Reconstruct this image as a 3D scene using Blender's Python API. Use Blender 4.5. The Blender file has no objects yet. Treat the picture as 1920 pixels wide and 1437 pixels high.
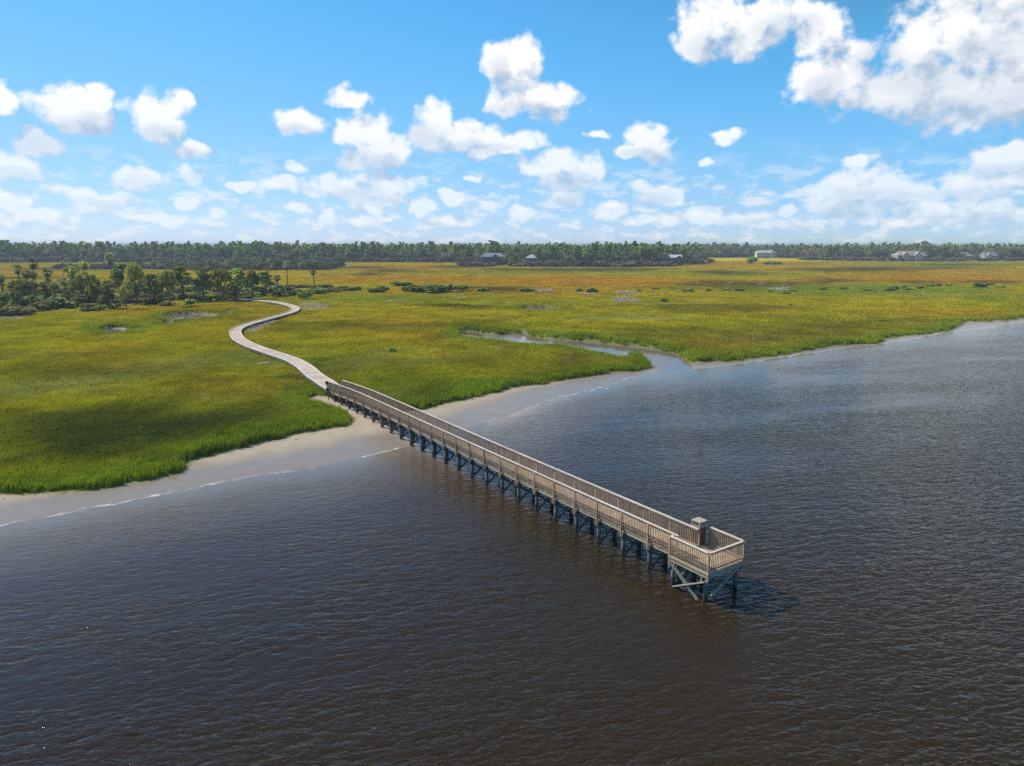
import bpy, math, random
import numpy as np
from mathutils import Vector, Matrix

SC = bpy.context.scene
COL = SC.collection
R = math.radians

# ------------------------------------------------------------------ camera
F, CX, CY, HZ, CAMH = 1321.0, 960.0, 718.5, 459.0, 19.0      # photograph's focal length / centre / horizon row, camera height
PITCH = math.atan((CY - HZ) / F)
cam_d = bpy.data.cameras.new('camera')
cam = bpy.data.objects.new('camera', cam_d); COL.objects.link(cam)
cam.location = (0, 0, CAMH); cam.rotation_euler = (math.pi / 2 - PITCH, 0, 0)
cam_d.sensor_fit = 'HORIZONTAL'; cam_d.sensor_width = 36; cam_d.lens = 36 * F / 1920
cam_d.clip_start = 0.5; cam_d.clip_end = 40000
SC.camera = cam
SC.view_settings.view_transform = 'Standard'; SC.view_settings.look = 'None'
SC.view_settings.exposure = 0.0; SC.view_settings.gamma = 1.0; SC.view_settings.use_curve_mapping = False
SC.cycles.max_bounces = 5; SC.cycles.diffuse_bounces = 2; SC.cycles.glossy_bounces = 3
SC.cycles.transmission_bounces = 2; SC.cycles.volume_bounces = 0; SC.cycles.transparent_max_bounces = 8
SC.cycles.caustics_reflective = False; SC.cycles.caustics_refractive = False
SC.cycles.sample_clamp_indirect = 4.0
SC.cycles.use_denoising = False; SC.cycles.use_light_tree = False; SC.cycles.use_adaptive_sampling = True; SC.cycles.adaptive_threshold = 0.012

# ------------------------------------------------------------------ sun and sky
SUN_EL, SUN_AZ = 43.0, -64.0            # elevation, azimuth from +Y towards +X (degrees)
sun_dir = Vector((math.sin(R(SUN_AZ)) * math.cos(R(SUN_EL)), math.cos(R(SUN_AZ)) * math.cos(R(SUN_EL)), math.sin(R(SUN_EL))))
sd = bpy.data.lights.new('sun', 'SUN'); sd.energy = 4.7; sd.angle = R(0.53); sd.color = (1.0, 0.94, 0.84)
sun = bpy.data.objects.new('sun', sd); COL.objects.link(sun)
sun.rotation_euler = (-sun_dir).to_track_quat('-Z', 'Y').to_euler(); sun.location = (-60, 40, 90)

W = bpy.data.worlds.new('World'); SC.world = W; W.use_nodes = True
nt = W.node_tree; nt.nodes.clear()
W.cycles.sampling_method = 'MANUAL'; W.cycles.sample_map_resolution = 512


def sky_uv(px, py):
    """photograph pixel -> (azimuth, elevation) of the direction"""
    dx = (px - CX) / F; dy = (py - CY) / F
    d = np.array([dx, math.cos(PITCH) - dy * math.sin(PITCH), -math.sin(PITCH) - dy * math.cos(PITCH)])
    d /= np.linalg.norm(d)
    return math.atan2(d[0], d[1]), math.asin(d[2])


CLOUDS = [  # centre x, y and half sizes in photograph pixels: the cumulus heaps in view
    (948, 118, 44, 42), (988, 108, 34, 32), (958, 160, 46, 48), (1010, 188, 72, 34), (1042, 192, 42, 30), (955, 202, 46, 20),
    (690, 248, 50, 44), (650, 246, 30, 26), (715, 280, 54, 38), (660, 292, 36, 26), (740, 285, 30, 25),
    (818, 222, 42, 34), (800, 255, 46, 28), (880, 250, 60, 30), (940, 270, 60, 24), (990, 262, 44, 14), (915, 285, 30, 14),
    (1050, 300, 52, 30), (1008, 310, 38, 24), (1095, 322, 38, 34), (1040, 342, 40, 28), (1060, 368, 48, 18),
    (1215, 260, 38, 27), (1195, 285, 45, 16), (1245, 280, 30, 20),
    (105, 190, 38, 24), (150, 215, 54, 32), (190, 195, 27, 38), (170, 230, 42, 22),
    (290, 215, 37, 38), (335, 193, 27, 26), (310, 240, 34, 22),
    (555, 228, 45, 23), (650, 178, 38, 16), (20, 315, 40, 27), (52, 332, 28, 16),
    (270, 335, 45, 18), (352, 328, 24, 18), (360, 287, 32, 16), (545, 350, 54, 16), (548, 318, 28, 13),
    (655, 345, 58, 26), (750, 342, 58, 22), (718, 365, 56, 17), (690, 384, 40, 17),
    (1235, 366, 44, 30), (1208, 350, 30, 20),
    (1630, 343, 78, 32), (1590, 350, 58, 27), (1682, 360, 58, 27), (1605, 307, 30, 15), (1722, 365, 40, 16), (1566, 388, 46, 20), (1640, 393, 66, 18),
    (1830, 345, 54, 28), (1880, 298, 45, 26), (1912, 335, 35, 18), (1860, 402, 78, 20), (1750, 402, 48, 17),
    (1340, 40, 68, 50), (1392, 58, 58, 42), (1318, 92, 44, 30), (1450, 38, 78, 30), (1536, 60, 52, 42), (1560, 120, 64, 48), (1540, 160, 58, 42),
    (1640, 160, 88, 42), (1738, 118, 72, 50), (1806, 62, 92, 76), (1885, 36, 120, 90), (1780, 160, 138, 48), (1880, 150, 110, 78),
    (1700, 186, 116, 26), (1965, 100, 120, 110), (1850, 200, 130, 28), (1802, 230, 26, 13), (1860, -40, 120, 70),
    (1362, 257, 32, 11), (1110, 250, 30, 8), (885, 333, 18, 8), (790, 390, 22, 16), (850, 373, 20, 15), (915, 388, 32, 14), (1330, 300, 13, 7),
    (1320, 405, 50, 16), (1402, 405, 40, 16), (10, 185, 25, 20), (145, 362, 32, 15), (210, 372, 44, 15), (350, 385, 28, 12), (412, 404, 18, 10),
    (612, 400, 18, 16), (1470, 398, 26, 14), (1150, 395, 40, 16), (980, 402, 34, 14), (20, 376, 34, 14), (460, 352, 24, 10), (560, 395, 26, 10), (60, 405, 60, 12), (72, 264, 40, 20),
    (1690, 415, 60, 10), (1240, 415, 60, 10), (840, 412, 60, 10), (700, 412, 50, 10), (280, 412, 60, 9),
]


SHADES = [  # grey undersides of the heaps
    (1800, 206, 175, 26), (1735, 150, 85, 24), (1905, 185, 60, 40), (1345, 98, 44, 24), (1470, 60, 50, 18), (1545, 165, 26, 22), (1640, 120, 34, 22), (1860, 95, 40, 22),
    (1000, 208, 70, 13), (938, 150, 15, 32), (640, 292, 30, 20), (705, 304, 52, 13), (792, 258, 32, 22), (885, 272, 64, 11), (1060, 345, 50, 18), (1075, 374, 42, 14),
    (1212, 376, 36, 16), (1640, 372, 74, 14), (1580, 397, 44, 17), (70, 266, 46, 24), (150, 237, 54, 13), (300, 250, 36, 13), (720, 374, 54, 10), (650, 362, 50, 12), (22, 338, 42, 13),
    (1215, 290, 44, 9), (1830, 366, 56, 11), (1880, 318, 40, 9), (270, 348, 44, 9), (555, 244, 44, 9), (1860, 416, 70, 9), (205, 382, 50, 12), (360, 298, 30, 8), (1402, 416, 44, 8)]


class NT:
    def __init__(s, tree): s.t = tree
    def n(s, typ, **kw):
        nd = s.t.nodes.new(typ)
        for k, v in kw.items(): setattr(nd, k, v)
        return nd
    def l(s, a, b): s.t.links.new(a, b)
    def _in(s, nd, i, v):
        if v is None: return
        if isinstance(v, bpy.types.NodeSocket): s.l(v, nd.inputs[i])
        else: nd.inputs[i].default_value = v
    def math(s, op, a, b=None, c=None, clamp=False):
        nd = s.n('ShaderNodeMath', operation=op, use_clamp=clamp)
        for i, v in enumerate((a, b, c)): s._in(nd, i, v)
        return nd.outputs[0]
    def vm(s, op, a, b=None, c=None, out=0):
        nd = s.n('ShaderNodeVectorMath', operation=op)
        for i, v in enumerate((a, b, c)): s._in(nd, i, v)
        return nd.outputs[out]
    def noise(s, vec, scale, detail=4, rough=0.55, dist=0.0, dim='3D', out=0):
        nd = s.n('ShaderNodeTexNoise', noise_dimensions=dim)
        if vec is not None: s.l(vec, nd.inputs['Vector'])
        nd.inputs['Scale'].default_value = scale; nd.inputs['Detail'].default_value = detail
        nd.inputs['Roughness'].default_value = rough; nd.inputs['Distortion'].default_value = dist
        return nd.outputs[out]
    def sstep(s, x, a, b):
        nd = s.n('ShaderNodeMapRange', interpolation_type='SMOOTHSTEP')
        s._in(nd, 0, x); nd.inputs[1].default_value = a; nd.inputs[2].default_value = b
        return nd.outputs[0]
    def mix(s, f, a, b, blend='MIX'):
        nd = s.n('ShaderNodeMix', data_type='RGBA', blend_type=blend)
        s._in(nd, 0, f)
        for i, v in ((6, a), (7, b)):
            if isinstance(v, tuple) and len(v) == 3: v = (*v, 1)
            s._in(nd, i, v)
        return nd.outputs[2]
    def ramp(s, f, stops):
        nd = s.n('ShaderNodeValToRGB'); s._in(nd, 0, f); e = nd.color_ramp.elements
        while len(e) < len(stops): e.new(0.5)
        for el, (p, c) in zip(e, stops): el.position = p; el.color = (*c, 1) if len(c) == 3 else c
        return nd.outputs[0]


def cloud_group(lo, hi):
    """density of the heaps between two azimuths (all heaps that reach into that strip)"""
    g = bpy.data.node_groups.new('cumulus_density', 'ShaderNodeTree')
    g.interface.new_socket('uv', in_out='INPUT', socket_type='NodeSocketVector')
    g.interface.new_socket('density', in_out='OUTPUT', socket_type='NodeSocketFloat')
    T = NT(g)
    gi = T.n('NodeGroupInput'); go = T.n('NodeGroupOutput'); uv = gi.outputs[0]
    warp = T.vm('SUBTRACT', T.noise(uv, 22, 2, 0.5, out=1), (0.5, 0.5, 0.5))
    p = T.vm('MULTIPLY_ADD', warp, (0.045, 0.034, 0.0), uv)
    acc = None
    for (x, y, rx, ry) in CLOUDS:
        a, e = sky_uv(x, y); reach = 1.65 * 1.12 * rx / F + 0.06
        if a + reach < lo or a - reach > hi: continue
        sx, sy = F / (rx * 1.12), F / (ry * 1.12)
        q = T.vm('MULTIPLY_ADD', p, (sx, sy, 0), (-a * sx, -e * sy, 0))
        q = T.vm('DOT_PRODUCT', q, q, out=1)
        acc = q if acc is None else T.math('SMOOTH_MIN', acc, q, 0.18)
    shd = None
    for (x, y, rx, ry) in SHADES:
        a, e = sky_uv(x, y)
        if a + 1.8 * rx / F + 0.05 < lo or a - 1.8 * rx / F - 0.05 > hi: continue
        sx, sy = F / (rx * 1.5), F / (ry * 1.5)
        q = T.vm('MULTIPLY_ADD', p, (sx, sy, 0), (-a * sx, -e * sy, 0)); q = T.vm('DOT_PRODUCT', q, q, out=1)
        shd = q if shd is None else T.math('MINIMUM', shd, q)
    g.interface.new_socket('shade', in_out='OUTPUT', socket_type='NodeSocketFloat')
    if shd is not None: T.l(T.math('SUBTRACT', 1.0, T.math('MINIMUM', shd, 1.0)), go.inputs[1])
    n1 = T.noise(T.vm('MULTIPLY', uv, (1.0, 1.15, 1)), 24, 6, 0.62)
    vo = T.n('ShaderNodeTexVoronoi', feature='F1'); T.l(T.vm('MULTIPLY_ADD', warp, (0.012, 0.012, 0.0), uv), vo.inputs['Vector'])
    vo.inputs['Scale'].default_value = 40; vo.inputs['Detail'].default_value = 1.0; vo.inputs['Roughness'].default_value = 0.62
    n1 = T.math('ADD', n1, T.math('MULTIPLY', T.math('SUBTRACT', 0.66, vo.outputs['Distance']), 0.17))      # cauliflower lumps
    big = T.math('SUBTRACT', 1.0, T.math('MINIMUM', acc, 2.2))
    d = T.math('ADD', big, T.math('MULTIPLY', T.math('SUBTRACT', n1, 0.5), 2.8))
    T.l(d, go.inputs[0])
    return g


def build_world():
    T = NT(nt)
    tc = T.n('ShaderNodeTexCoord'); d = tc.outputs['Generated']
    sky = T.n('ShaderNodeTexSky', sky_type='NISHITA', sun_disc=False)
    sky.sun_elevation = R(SUN_EL); sky.sun_rotation = R(SUN_AZ); sky.altitude = 0
    sky.air_density = 1.0; sky.dust_density = 0.0; sky.ozone_density = 4.0
    sc_ = T.n('ShaderNodeSeparateColor'); T.l(T.vm('SCALE', sky.outputs[0]), sc_.inputs[0]); sc_.inputs[0].links[0].from_node.inputs['Scale'].default_value = 0.1
    cc_ = T.n('ShaderNodeCombineColor')                                       # the picture's colour grade: an S-curve towards a bright saturated blue
    for i, pts_ in enumerate((((0, 0), (.07, .052), (.10, .068), (.18, .115), (.27, .20), (.44, .34), (.77, .56), (1, .70)),
                              ((0, 0), (.13, .125), (.178, .175), (.25, .315), (.316, .445), (.44, .56), (.62, .66), (.75, .73), (1, .86)),
                              ((0, 0), (.27, .265), (.36, .39), (.45, .62), (.55, .90), (.66, .98), (.71, 1.0), (1, 1.12)))):
        fc = T.n('ShaderNodeFloatCurve'); cv = fc.mapping.curves[0]; fc.mapping.use_clip = False
        for p_, (x_, y_) in zip(cv.points, (pts_[0], pts_[-1])): p_.location = (x_, y_ / 1.2)
        for (x_, y_) in pts_[1:-1]: cv.points.new(x_, y_ / 1.2)
        fc.mapping.update(); T.l(sc_.outputs[i], fc.inputs['Value'])
        T.l(T.math('MULTIPLY', fc.outputs[0], 1.2), cc_.inputs[i])
    skycol = cc_.outputs[0]
    sep = T.n('ShaderNodeSeparateXYZ'); T.l(d, sep.inputs[0])
    az = T.math('ARCTAN2', sep.outputs[0], sep.outputs[1]); el = T.math('ARCSINE', sep.outputs[2])
    cb = T.n('ShaderNodeCombineXYZ'); T.l(az, cb.inputs[0]); T.l(el, cb.inputs[1]); uv = cb.outputs[0]
    lit, dark = (1.04, 1.04, 1.04), (0.47, 0.58, 0.73)
    # scattered fair-weather cloud all round (flat layer seen in perspective)
    zc = T.math('MAXIMUM', sep.outputs[2], 0.02)
    pl = T.vm('DIVIDE', d, T.n('ShaderNodeCombineXYZ').outputs[0])
    cz = pl.node.inputs[1].links[0].from_node
    for i in range(3): T.l(zc, cz.inputs[i])
    pn = T.noise(pl, 0.55, 6, 0.6)
    cover = T.sstep(pn, 0.57, 0.70)
    hi = T.math('MULTIPLY', T.sstep(el, R(33), R(52)), cover)
    shade_hi = T.sstep(pn, 0.80, 0.60)
    far_col = T.mix(hi, skycol, T.mix(shade_hi, dark, lit))
    b0 = T.n('ShaderNodeBackground'); T.l(far_col, b0.inputs[0])
    # low broken cloud near the horizon
    ln = T.noise(T.vm('MULTIPLY', uv, (1.0, 2.3, 1)), 26, 6, 0.6)
    ln2 = T.noise(T.vm('MULTIPLY', T.vm('ADD', uv, (-0.006, 0.008, 0)), (1.0, 2.3, 1)), 26, 6, 0.6)
    lowm = T.math('MULTIPLY', T.sstep(el, R(8.0), R(3.0)), T.sstep(ln, 0.45, 0.63))
    llit = T.math('ADD', 0.62, T.math('MULTIPLY', T.math('SUBTRACT', ln, ln2), 5.0), clamp=True)
    low_col = T.mix(T.math('MULTIPLY', lowm, 0.55), skycol, T.mix(llit, (0.55, 0.68, 0.84), (0.97, 0.98, 0.99)))
    air = T.sstep(el, R(11), R(0.5))                                         # far clouds lie behind more air
    # heaps in the part of the sky in view, strip by strip so that each strip stays cheap
    def strip(lo, hi_):
        g = cloud_group(lo, hi_)
        g1 = T.n('ShaderNodeGroup', node_tree=g); T.l(uv, g1.inputs[0])
        g2 = T.n('ShaderNodeGroup', node_tree=g); T.l(T.vm('ADD', uv, (-0.012, 0.026, 0)), g2.inputs[0])
        dn, dn2 = g1.outputs[0], g2.outputs[0]
        alpha = T.sstep(dn, -0.10, 0.70)
        light = T.math('ADD', 0.80, T.math('MULTIPLY', T.math('SUBTRACT', dn, dn2), 0.80), clamp=True)
        core = T.sstep(dn2, 0.5, 2.0)
        light = T.math('SUBTRACT', light, T.math('MULTIPLY', core, 0.30), clamp=True)
        light = T.math('SUBTRACT', light, T.math('MULTIPLY', T.math('MULTIPLY', g1.outputs[1], 0.50), T.sstep(light, -0.6, 1.1)), clamp=True)
        ccol = T.mix(light, dark, lit)
        alpha = T.math('MULTIPLY', alpha, T.math('SUBTRACT', 0.97, T.math('MULTIPLY', air, 0.45)))
        near_col = T.mix(alpha, low_col, ccol)
        near_col = T.mix(hi, near_col, T.mix(shade_hi, dark, lit))
        b1 = T.n('ShaderNodeBackground'); T.l(near_col, b1.inputs[0])
        return b1.outputs[0]
    cuts = [R(c) for c in (-66, -29, -19, -8, 1, 10, 20, 29, 66)]
    def tree(i, j):
        if j - i == 1: return strip(cuts[i], cuts[j])
        k = (i + j) // 2
        m = T.n('ShaderNodeMixShader'); T.l(T.math('LESS_THAN', az, cuts[k]), m.inputs[0])
        T.l(tree(k, j), m.inputs[1]); T.l(tree(i, k), m.inputs[2]); return m.outputs[0]
    b1s = tree(0, len(cuts) - 1)
    inw = T.math('MULTIPLY', T.math('LESS_THAN', el, R(33)), T.math('LESS_THAN', T.math('ABSOLUTE', az), R(66)))
    ms = T.n('ShaderNodeMixShader'); T.l(inw, ms.inputs[0]); T.l(b0.outputs[0], ms.inputs[1]); T.l(b1s, ms.inputs[2])
    out = T.n('ShaderNodeOutputWorld'); T.l(ms.outputs[0], out.inputs[0])


build_world()

# ------------------------------------------------------------------ helpers
rng = np.random.default_rng(7)
random.seed(7)


def un(px, py, z=0.0):
    """point of the place at height z seen at a photograph pixel (used to survey the plan)"""
    dx = (px - CX) / F; dy = (py - CY) / F
    d = (dx, math.cos(PITCH) - dy * math.sin(PITCH), -math.sin(PITCH) - dy * math.cos(PITCH))
    t = (z - CAMH) / d[2]
    return np.array((t * d[0], t * d[1], z))


def plan(pts, z=0.0): return np.array([un(x, y, z)[:2] for x, y in pts])


def tag(o, label=None, cat=None, group=None, kind=None):
    if label: o['label'] = label
    if cat: o['category'] = cat
    if group: o['group'] = group
    if kind: o['kind'] = kind
    return o


def empty(name, loc=(0, 0, 0), rz=0.0):
    o = bpy.data.objects.new(name, None); COL.objects.link(o); o.location = loc; o.rotation_euler = (0, 0, rz)
    o.empty_display_size = 0.3
    return o


def place(name, mesh, parent=None, loc=(0, 0, 0), rot=(0, 0, 0), sc=(1, 1, 1)):
    o = bpy.data.objects.new(name, mesh); COL.objects.link(o)
    o.parent = parent; o.location = loc; o.rotation_euler = rot; o.scale = sc
    return o


class MB:
    """collects vertices and faces of one mesh"""
    def __init__(s): s.v = []; s.f = []; s.n = 0; s.smooth = False
    def add(s, V, Fc):
        V = np.asarray(V, float); s.v.append(V)
        s.f.extend([tuple(int(i) + s.n for i in f) for f in Fc]); s.n += len(V)
        return s
    def box(s, c, size, ax=None):
        c = np.asarray(c, float); h = np.asarray(size, float) / 2
        A = np.eye(3) if ax is None else np.asarray(ax, float)
        V = [c + A.T @ (h * np.array(k)) for k in ((-1, -1, -1), (1, -1, -1), (1, 1, -1), (-1, 1, -1), (-1, -1, 1), (1, -1, 1), (1, 1, 1), (-1, 1, 1))]
        return s.add(V, [(0, 3, 2, 1), (4, 5, 6, 7), (0, 1, 5, 4), (1, 2, 6, 5), (2, 3, 7, 6), (3, 0, 4, 7)])
    def bar(s, p0, p1, w, h, up=(0, 0, 1)):
        p0 = np.asarray(p0, float); p1 = np.asarray(p1, float); x = p1 - p0; L = np.linalg.norm(x); x /= L
        y = np.cross(up, x); y /= np.linalg.norm(y); z = np.cross(x, y)
        return s.box((p0 + p1) / 2, (L, w, h), (x, y, z))
    def tube(s, pts, rad, n=7, cap=True):
        pts = np.asarray(pts, float); k = len(pts); base = []
        for i in range(k):
            t = pts[min(i + 1, k - 1)] - pts[max(i - 1, 0)]; t /= np.linalg.norm(t)
            a = np.cross(t, (0.31, 0.95, 0.05)); a /= np.linalg.norm(a); b = np.cross(t, a)
            for j in range(n):
                th = 2 * math.pi * j / n; base.append(pts[i] + rad[i] * (math.cos(th) * a + math.sin(th) * b))
        fc = [(i * n + j, i * n + (j + 1) % n, (i + 1) * n + (j + 1) % n, (i + 1) * n + j) for i in range(k - 1) for j in range(n)]
        if cap: fc += [tuple(range(n - 1, -1, -1)), tuple(range((k - 1) * n, k * n))]
        return s.add(base, fc)
    def quads(s, C, A, B):
        """many quads: centres C, half axes A and B"""
        n = len(C); V = np.empty((n * 4, 3)); V[0::4] = C - A - B; V[1::4] = C + A - B; V[2::4] = C + A + B; V[3::4] = C - A + B
        return s.add(V, np.arange(n * 4).reshape(n, 4))
    def mesh(s, name, mat=None):
        m = bpy.data.meshes.new(name)
        m.from_pydata(np.concatenate(s.v).tolist(), [], s.f); m.update()
        if mat: m.materials.append(mat)
        if s.smooth: m.polygons.foreach_set('use_smooth', [True] * len(m.polygons))
        return m
    def build(s, name, mat, parent=None, **kw): return place(name, s.mesh(name, mat), parent, **kw)


def noise2(x, y, seed=0, octaves=4, per=1.0):
    """smooth value noise, about -1..1"""
    x = np.asarray(x, float) / per; y = np.asarray(y, float) / per; tot = np.zeros(np.broadcast(x, y).shape); amp, s = 1.0, 0.0
    for o in range(octaves):
        xi = np.floor(x).astype(np.int64); yi = np.floor(y).astype(np.int64); fx = x - xi; fy = y - yi
        fx = fx * fx * (3 - 2 * fx); fy = fy * fy * (3 - 2 * fy)
        def h(a, b):
            n = (a * 374761393 + b * 668265263 + (seed + o * 17) * 1442695041) & 0xFFFFFFFF
            n = ((n ^ (n >> 13)) * 1274126177) & 0xFFFFFFFF
            return ((n ^ (n >> 16)) & 0xFFFF) / 32767.5 - 1
        v = (h(xi, yi) * (1 - fx) + h(xi + 1, yi) * fx) * (1 - fy) + (h(xi, yi + 1) * (1 - fx) + h(xi + 1, yi + 1) * fx) * fy
        tot += v * amp; s += amp; amp *= 0.5; x = x * 2.03 + 11.3; y = y * 2.03 + 5.1
    return tot / s * 1.5


def sd_poly(x, y, P):
    """signed distance to a polygon, positive inside"""
    shp = np.shape(x); x = np.ravel(x); y = np.ravel(y); best = np.full(x.shape, 1e18); ins = np.zeros(x.shape, bool)
    for i in range(len(P)):
        ax, ay = P[i - 1]; bx, by = P[i]; ex, ey = bx - ax, by - ay
        t = np.clip(((x - ax) * ex + (y - ay) * ey) / (ex * ex + ey * ey + 1e-12), 0, 1)
        best = np.minimum(best, (x - ax - t * ex) ** 2 + (y - ay - t * ey) ** 2)
        c = (ay > y) != (by > y)
        with np.errstate(divide='ignore', invalid='ignore'):
            ins ^= c & (x < ex * (y - ay) / (by - ay if by != ay else 1e-12) + ax)
    d = np.sqrt(best)
    return np.where(ins, d, -d).reshape(shp)


def sm(x, a, b):
    t = np.clip((x - a) / (b - a), 0, 1); return t * t * (3 - 2 * t)


# ------------------------------------------------------------------ materials
def new_mat(name):
    m = bpy.data.materials.new(name); m.use_nodes = True; m.node_tree.nodes.clear()
    T = NT(m.node_tree); out = T.n('ShaderNodeOutputMaterial'); return m, T, out


def principled(T, out, col, rough=0.7, spec=0.5, normal=None, metallic=0.0, ior=None):
    b = T.n('ShaderNodeBsdfPrincipled')
    T._in(b, 'Base Color', (*col, 1) if isinstance(col, tuple) and len(col) == 3 else col)
    T._in(b, 'Roughness', rough); T._in(b, 'Specular IOR Level', spec); T._in(b, 'Metallic', metallic)
    if ior: b.inputs['IOR'].default_value = ior
    if normal is not None: T.l(normal, b.inputs['Normal'])
    if out: T.l(b.outputs[0], out.inputs[0])
    return b


def wood_mat(name, c1, c2, rough=0.8, stretch=(1, 8, 8), vary=0.35):
    m, T, out = new_mat(name)
    oi = T.n('ShaderNodeObjectInfo'); tc = T.n('ShaderNodeTexCoord')
    p = T.vm('MULTIPLY', tc.outputs['Object'], stretch)
    p = T.vm('ADD', p, T.vm('MULTIPLY', oi.outputs['Location'], (3.1, 7.7, 5.3)))
    n = T.noise(p, 2.2, 5, 0.65)
    blot = T.noise(T.n('ShaderNodeNewGeometry').outputs['Position'], 0.9, 3, 0.6)
    f = T.math('ADD', T.math('MULTIPLY', n, 0.7), T.math('MULTIPLY', blot, 0.4), clamp=True)
    col = T.mix(T.sstep(f, 0.3, 0.8), c1, c2)
    br = T.math('ADD', 1 - vary / 2, T.math('MULTIPLY', oi.outputs['Random'], vary))
    col = T.vm('SCALE', col); T.l(br, col.node.inputs['Scale'])
    bp = T.n('ShaderNodeBump'); bp.inputs['Strength'].default_value = 0.35; bp.inputs['Distance'].default_value = 0.006; T.l(n, bp.inputs['Height'])
    principled(T, out, col, rough, 0.3, bp.outputs[0])
    return m


M_RAIL = wood_mat('weathered_rail_wood', (0.32, 0.205, 0.125), (0.57, 0.405, 0.265), stretch=(9, 9, 1.5))
M_RAIL_OLD = wood_mat('older_grey_brown_rail_wood', (0.21, 0.15, 0.102), (0.39, 0.295, 0.21), stretch=(9, 9, 1.5))
M_PLANK = wood_mat('deck_plank_wood', (0.40, 0.29, 0.19), (0.60, 0.46, 0.32), stretch=(9, 1.2, 9))
M_CAP = wood_mat('sun_bleached_cap_wood', (0.52, 0.44, 0.35), (0.76, 0.67, 0.56), stretch=(1.2, 9, 9), vary=0.2)
M_EDGE = wood_mat('pale_edge_board_wood', (0.62, 0.54, 0.45), (0.86, 0.78, 0.68), stretch=(1.2, 9, 9), vary=0.15)
M_RIM = wood_mat('rim_board_wood', (0.36, 0.27, 0.17), (0.56, 0.46, 0.30), stretch=(1.2, 9, 9), vary=0.2)
M_PILE = wood_mat('creosote_pile_wood', (0.045, 0.038, 0.032), (0.15, 0.135, 0.115), stretch=(6, 6, 1.0))
T = NT(M_PILE.node_tree); pb = next(n for n in M_PILE.node_tree.nodes if n.type == 'BSDF_PRINCIPLED'); src = pb.inputs['Base Color'].links[0].from_socket
sp_ = T.n('ShaderNodeSeparateXYZ'); gp_ = T.n('ShaderNodeNewGeometry').outputs['Position']; T.l(gp_, sp_.inputs[0])      # weed and barnacles below the tide mark
tz = T.math('ADD', sp_.outputs[2], T.math('MULTIPLY', T.math('SUBTRACT', T.noise(gp_, 3.0, 3), 0.5), 0.5))
T.l(T.mix(T.sstep(tz, 0.62, 0.38), T.vm('MULTIPLY', src, (1.5, 1.5, 1.5)), T.mix(T.sstep(T.noise(gp_, 22, 3), 0.52, 0.66), (0.022, 0.024, 0.016), (0.20, 0.19, 0.17))), pb.inputs['Base Color'])
M_BRACE = wood_mat('grey_brace_wood', (0.24, 0.225, 0.19), (0.42, 0.405, 0.35), stretch=(1.5, 8, 8))
M_DARKW = wood_mat('dark_pillar_wood', (0.075, 0.055, 0.045), (0.16, 0.12, 0.10), stretch=(9, 9, 1.2))
M_WALK = wood_mat('boardwalk_plank_wood', (0.52, 0.41, 0.31), (0.76, 0.62, 0.49), stretch=(2, 2, 2))
M_DRIFT = wood_mat('bleached_driftwood', (0.40, 0.31, 0.23), (0.72, 0.60, 0.47), stretch=(4, 4, 4))
M_BARK = wood_mat('tree_bark', (0.085, 0.07, 0.055), (0.20, 0.17, 0.14), stretch=(6, 6, 1))
M_PALMTRUNK = wood_mat('palm_trunk_bark', (0.13, 0.105, 0.085), (0.25, 0.215, 0.18), stretch=(2, 2, 6))


def flat_mat(name, col, rough=0.7, spec=0.3, var=0.15, scale=1.5):
    m, T, out = new_mat(name)
    n = T.noise(T.n('ShaderNodeTexCoord').outputs['Object'], scale, 4, 0.6)
    c2 = tuple(max(0, c * (1 - var)) for c in col); c1 = tuple(min(1, c * (1 + var)) for c in col)
    principled(T, out, T.mix(n, c2, c1), rough, spec)
    return m


def leaf_mat(name, c1, c2, vary=0.8, trans=0.35, ns=0.5):
    m, T, out = new_mat(name)
    oi = T.n('ShaderNodeObjectInfo'); pos = T.n('ShaderNodeNewGeometry').outputs['Position']
    n = T.noise(pos, ns, 3, 0.6)
    col = T.mix(T.sstep(n, 0.32, 0.68), c1, c2)
    br = T.math('ADD', 1 - vary / 2, T.math('MULTIPLY', oi.outputs['Random'], vary))
    col = T.vm('SCALE', col); T.l(br, col.node.inputs['Scale'])
    d = T.n('ShaderNodeBsdfDiffuse'); t = T.n('ShaderNodeBsdfTranslucent'); T.l(col, d.inputs[0]); T.l(col, t.inputs[0])
    ms = T.n('ShaderNodeMixShader'); ms.inputs[0].default_value = trans
    T.l(d.outputs[0], ms.inputs[1]); T.l(t.outputs[0], ms.inputs[2]); T.l(ms.outputs[0], out.inputs[0])
    return m


M_OAK = leaf_mat('oak_leaves', (0.232, 0.252, 0.064), (0.508, 0.456, 0.117))
M_CEDAR = leaf_mat('cedar_leaves', (0.192, 0.237, 0.074), (0.401, 0.399, 0.128))
M_PINE = leaf_mat('pine_needles', (0.256, 0.365, 0.093), (0.479, 0.586, 0.150))
M_PALM = leaf_mat('palm_fronds', (0.20, 0.26, 0.085), (0.42, 0.48, 0.20))
M_DEADFROND = leaf_mat('dead_palm_fronds', (0.15, 0.115, 0.075), (0.26, 0.21, 0.15))
M_SHRUB = leaf_mat('marsh_shrub_leaves', (0.248, 0.332, 0.063), (0.438, 0.528, 0.115))
M_GREYSHRUB = leaf_mat('grey_green_shrub_leaves', (0.192, 0.178, 0.069), (0.333, 0.297, 0.124))
M_BARE = leaf_mat('bare_grey_brush_twigs', (0.14, 0.125, 0.105), (0.25, 0.225, 0.19), trans=0.05)

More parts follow.
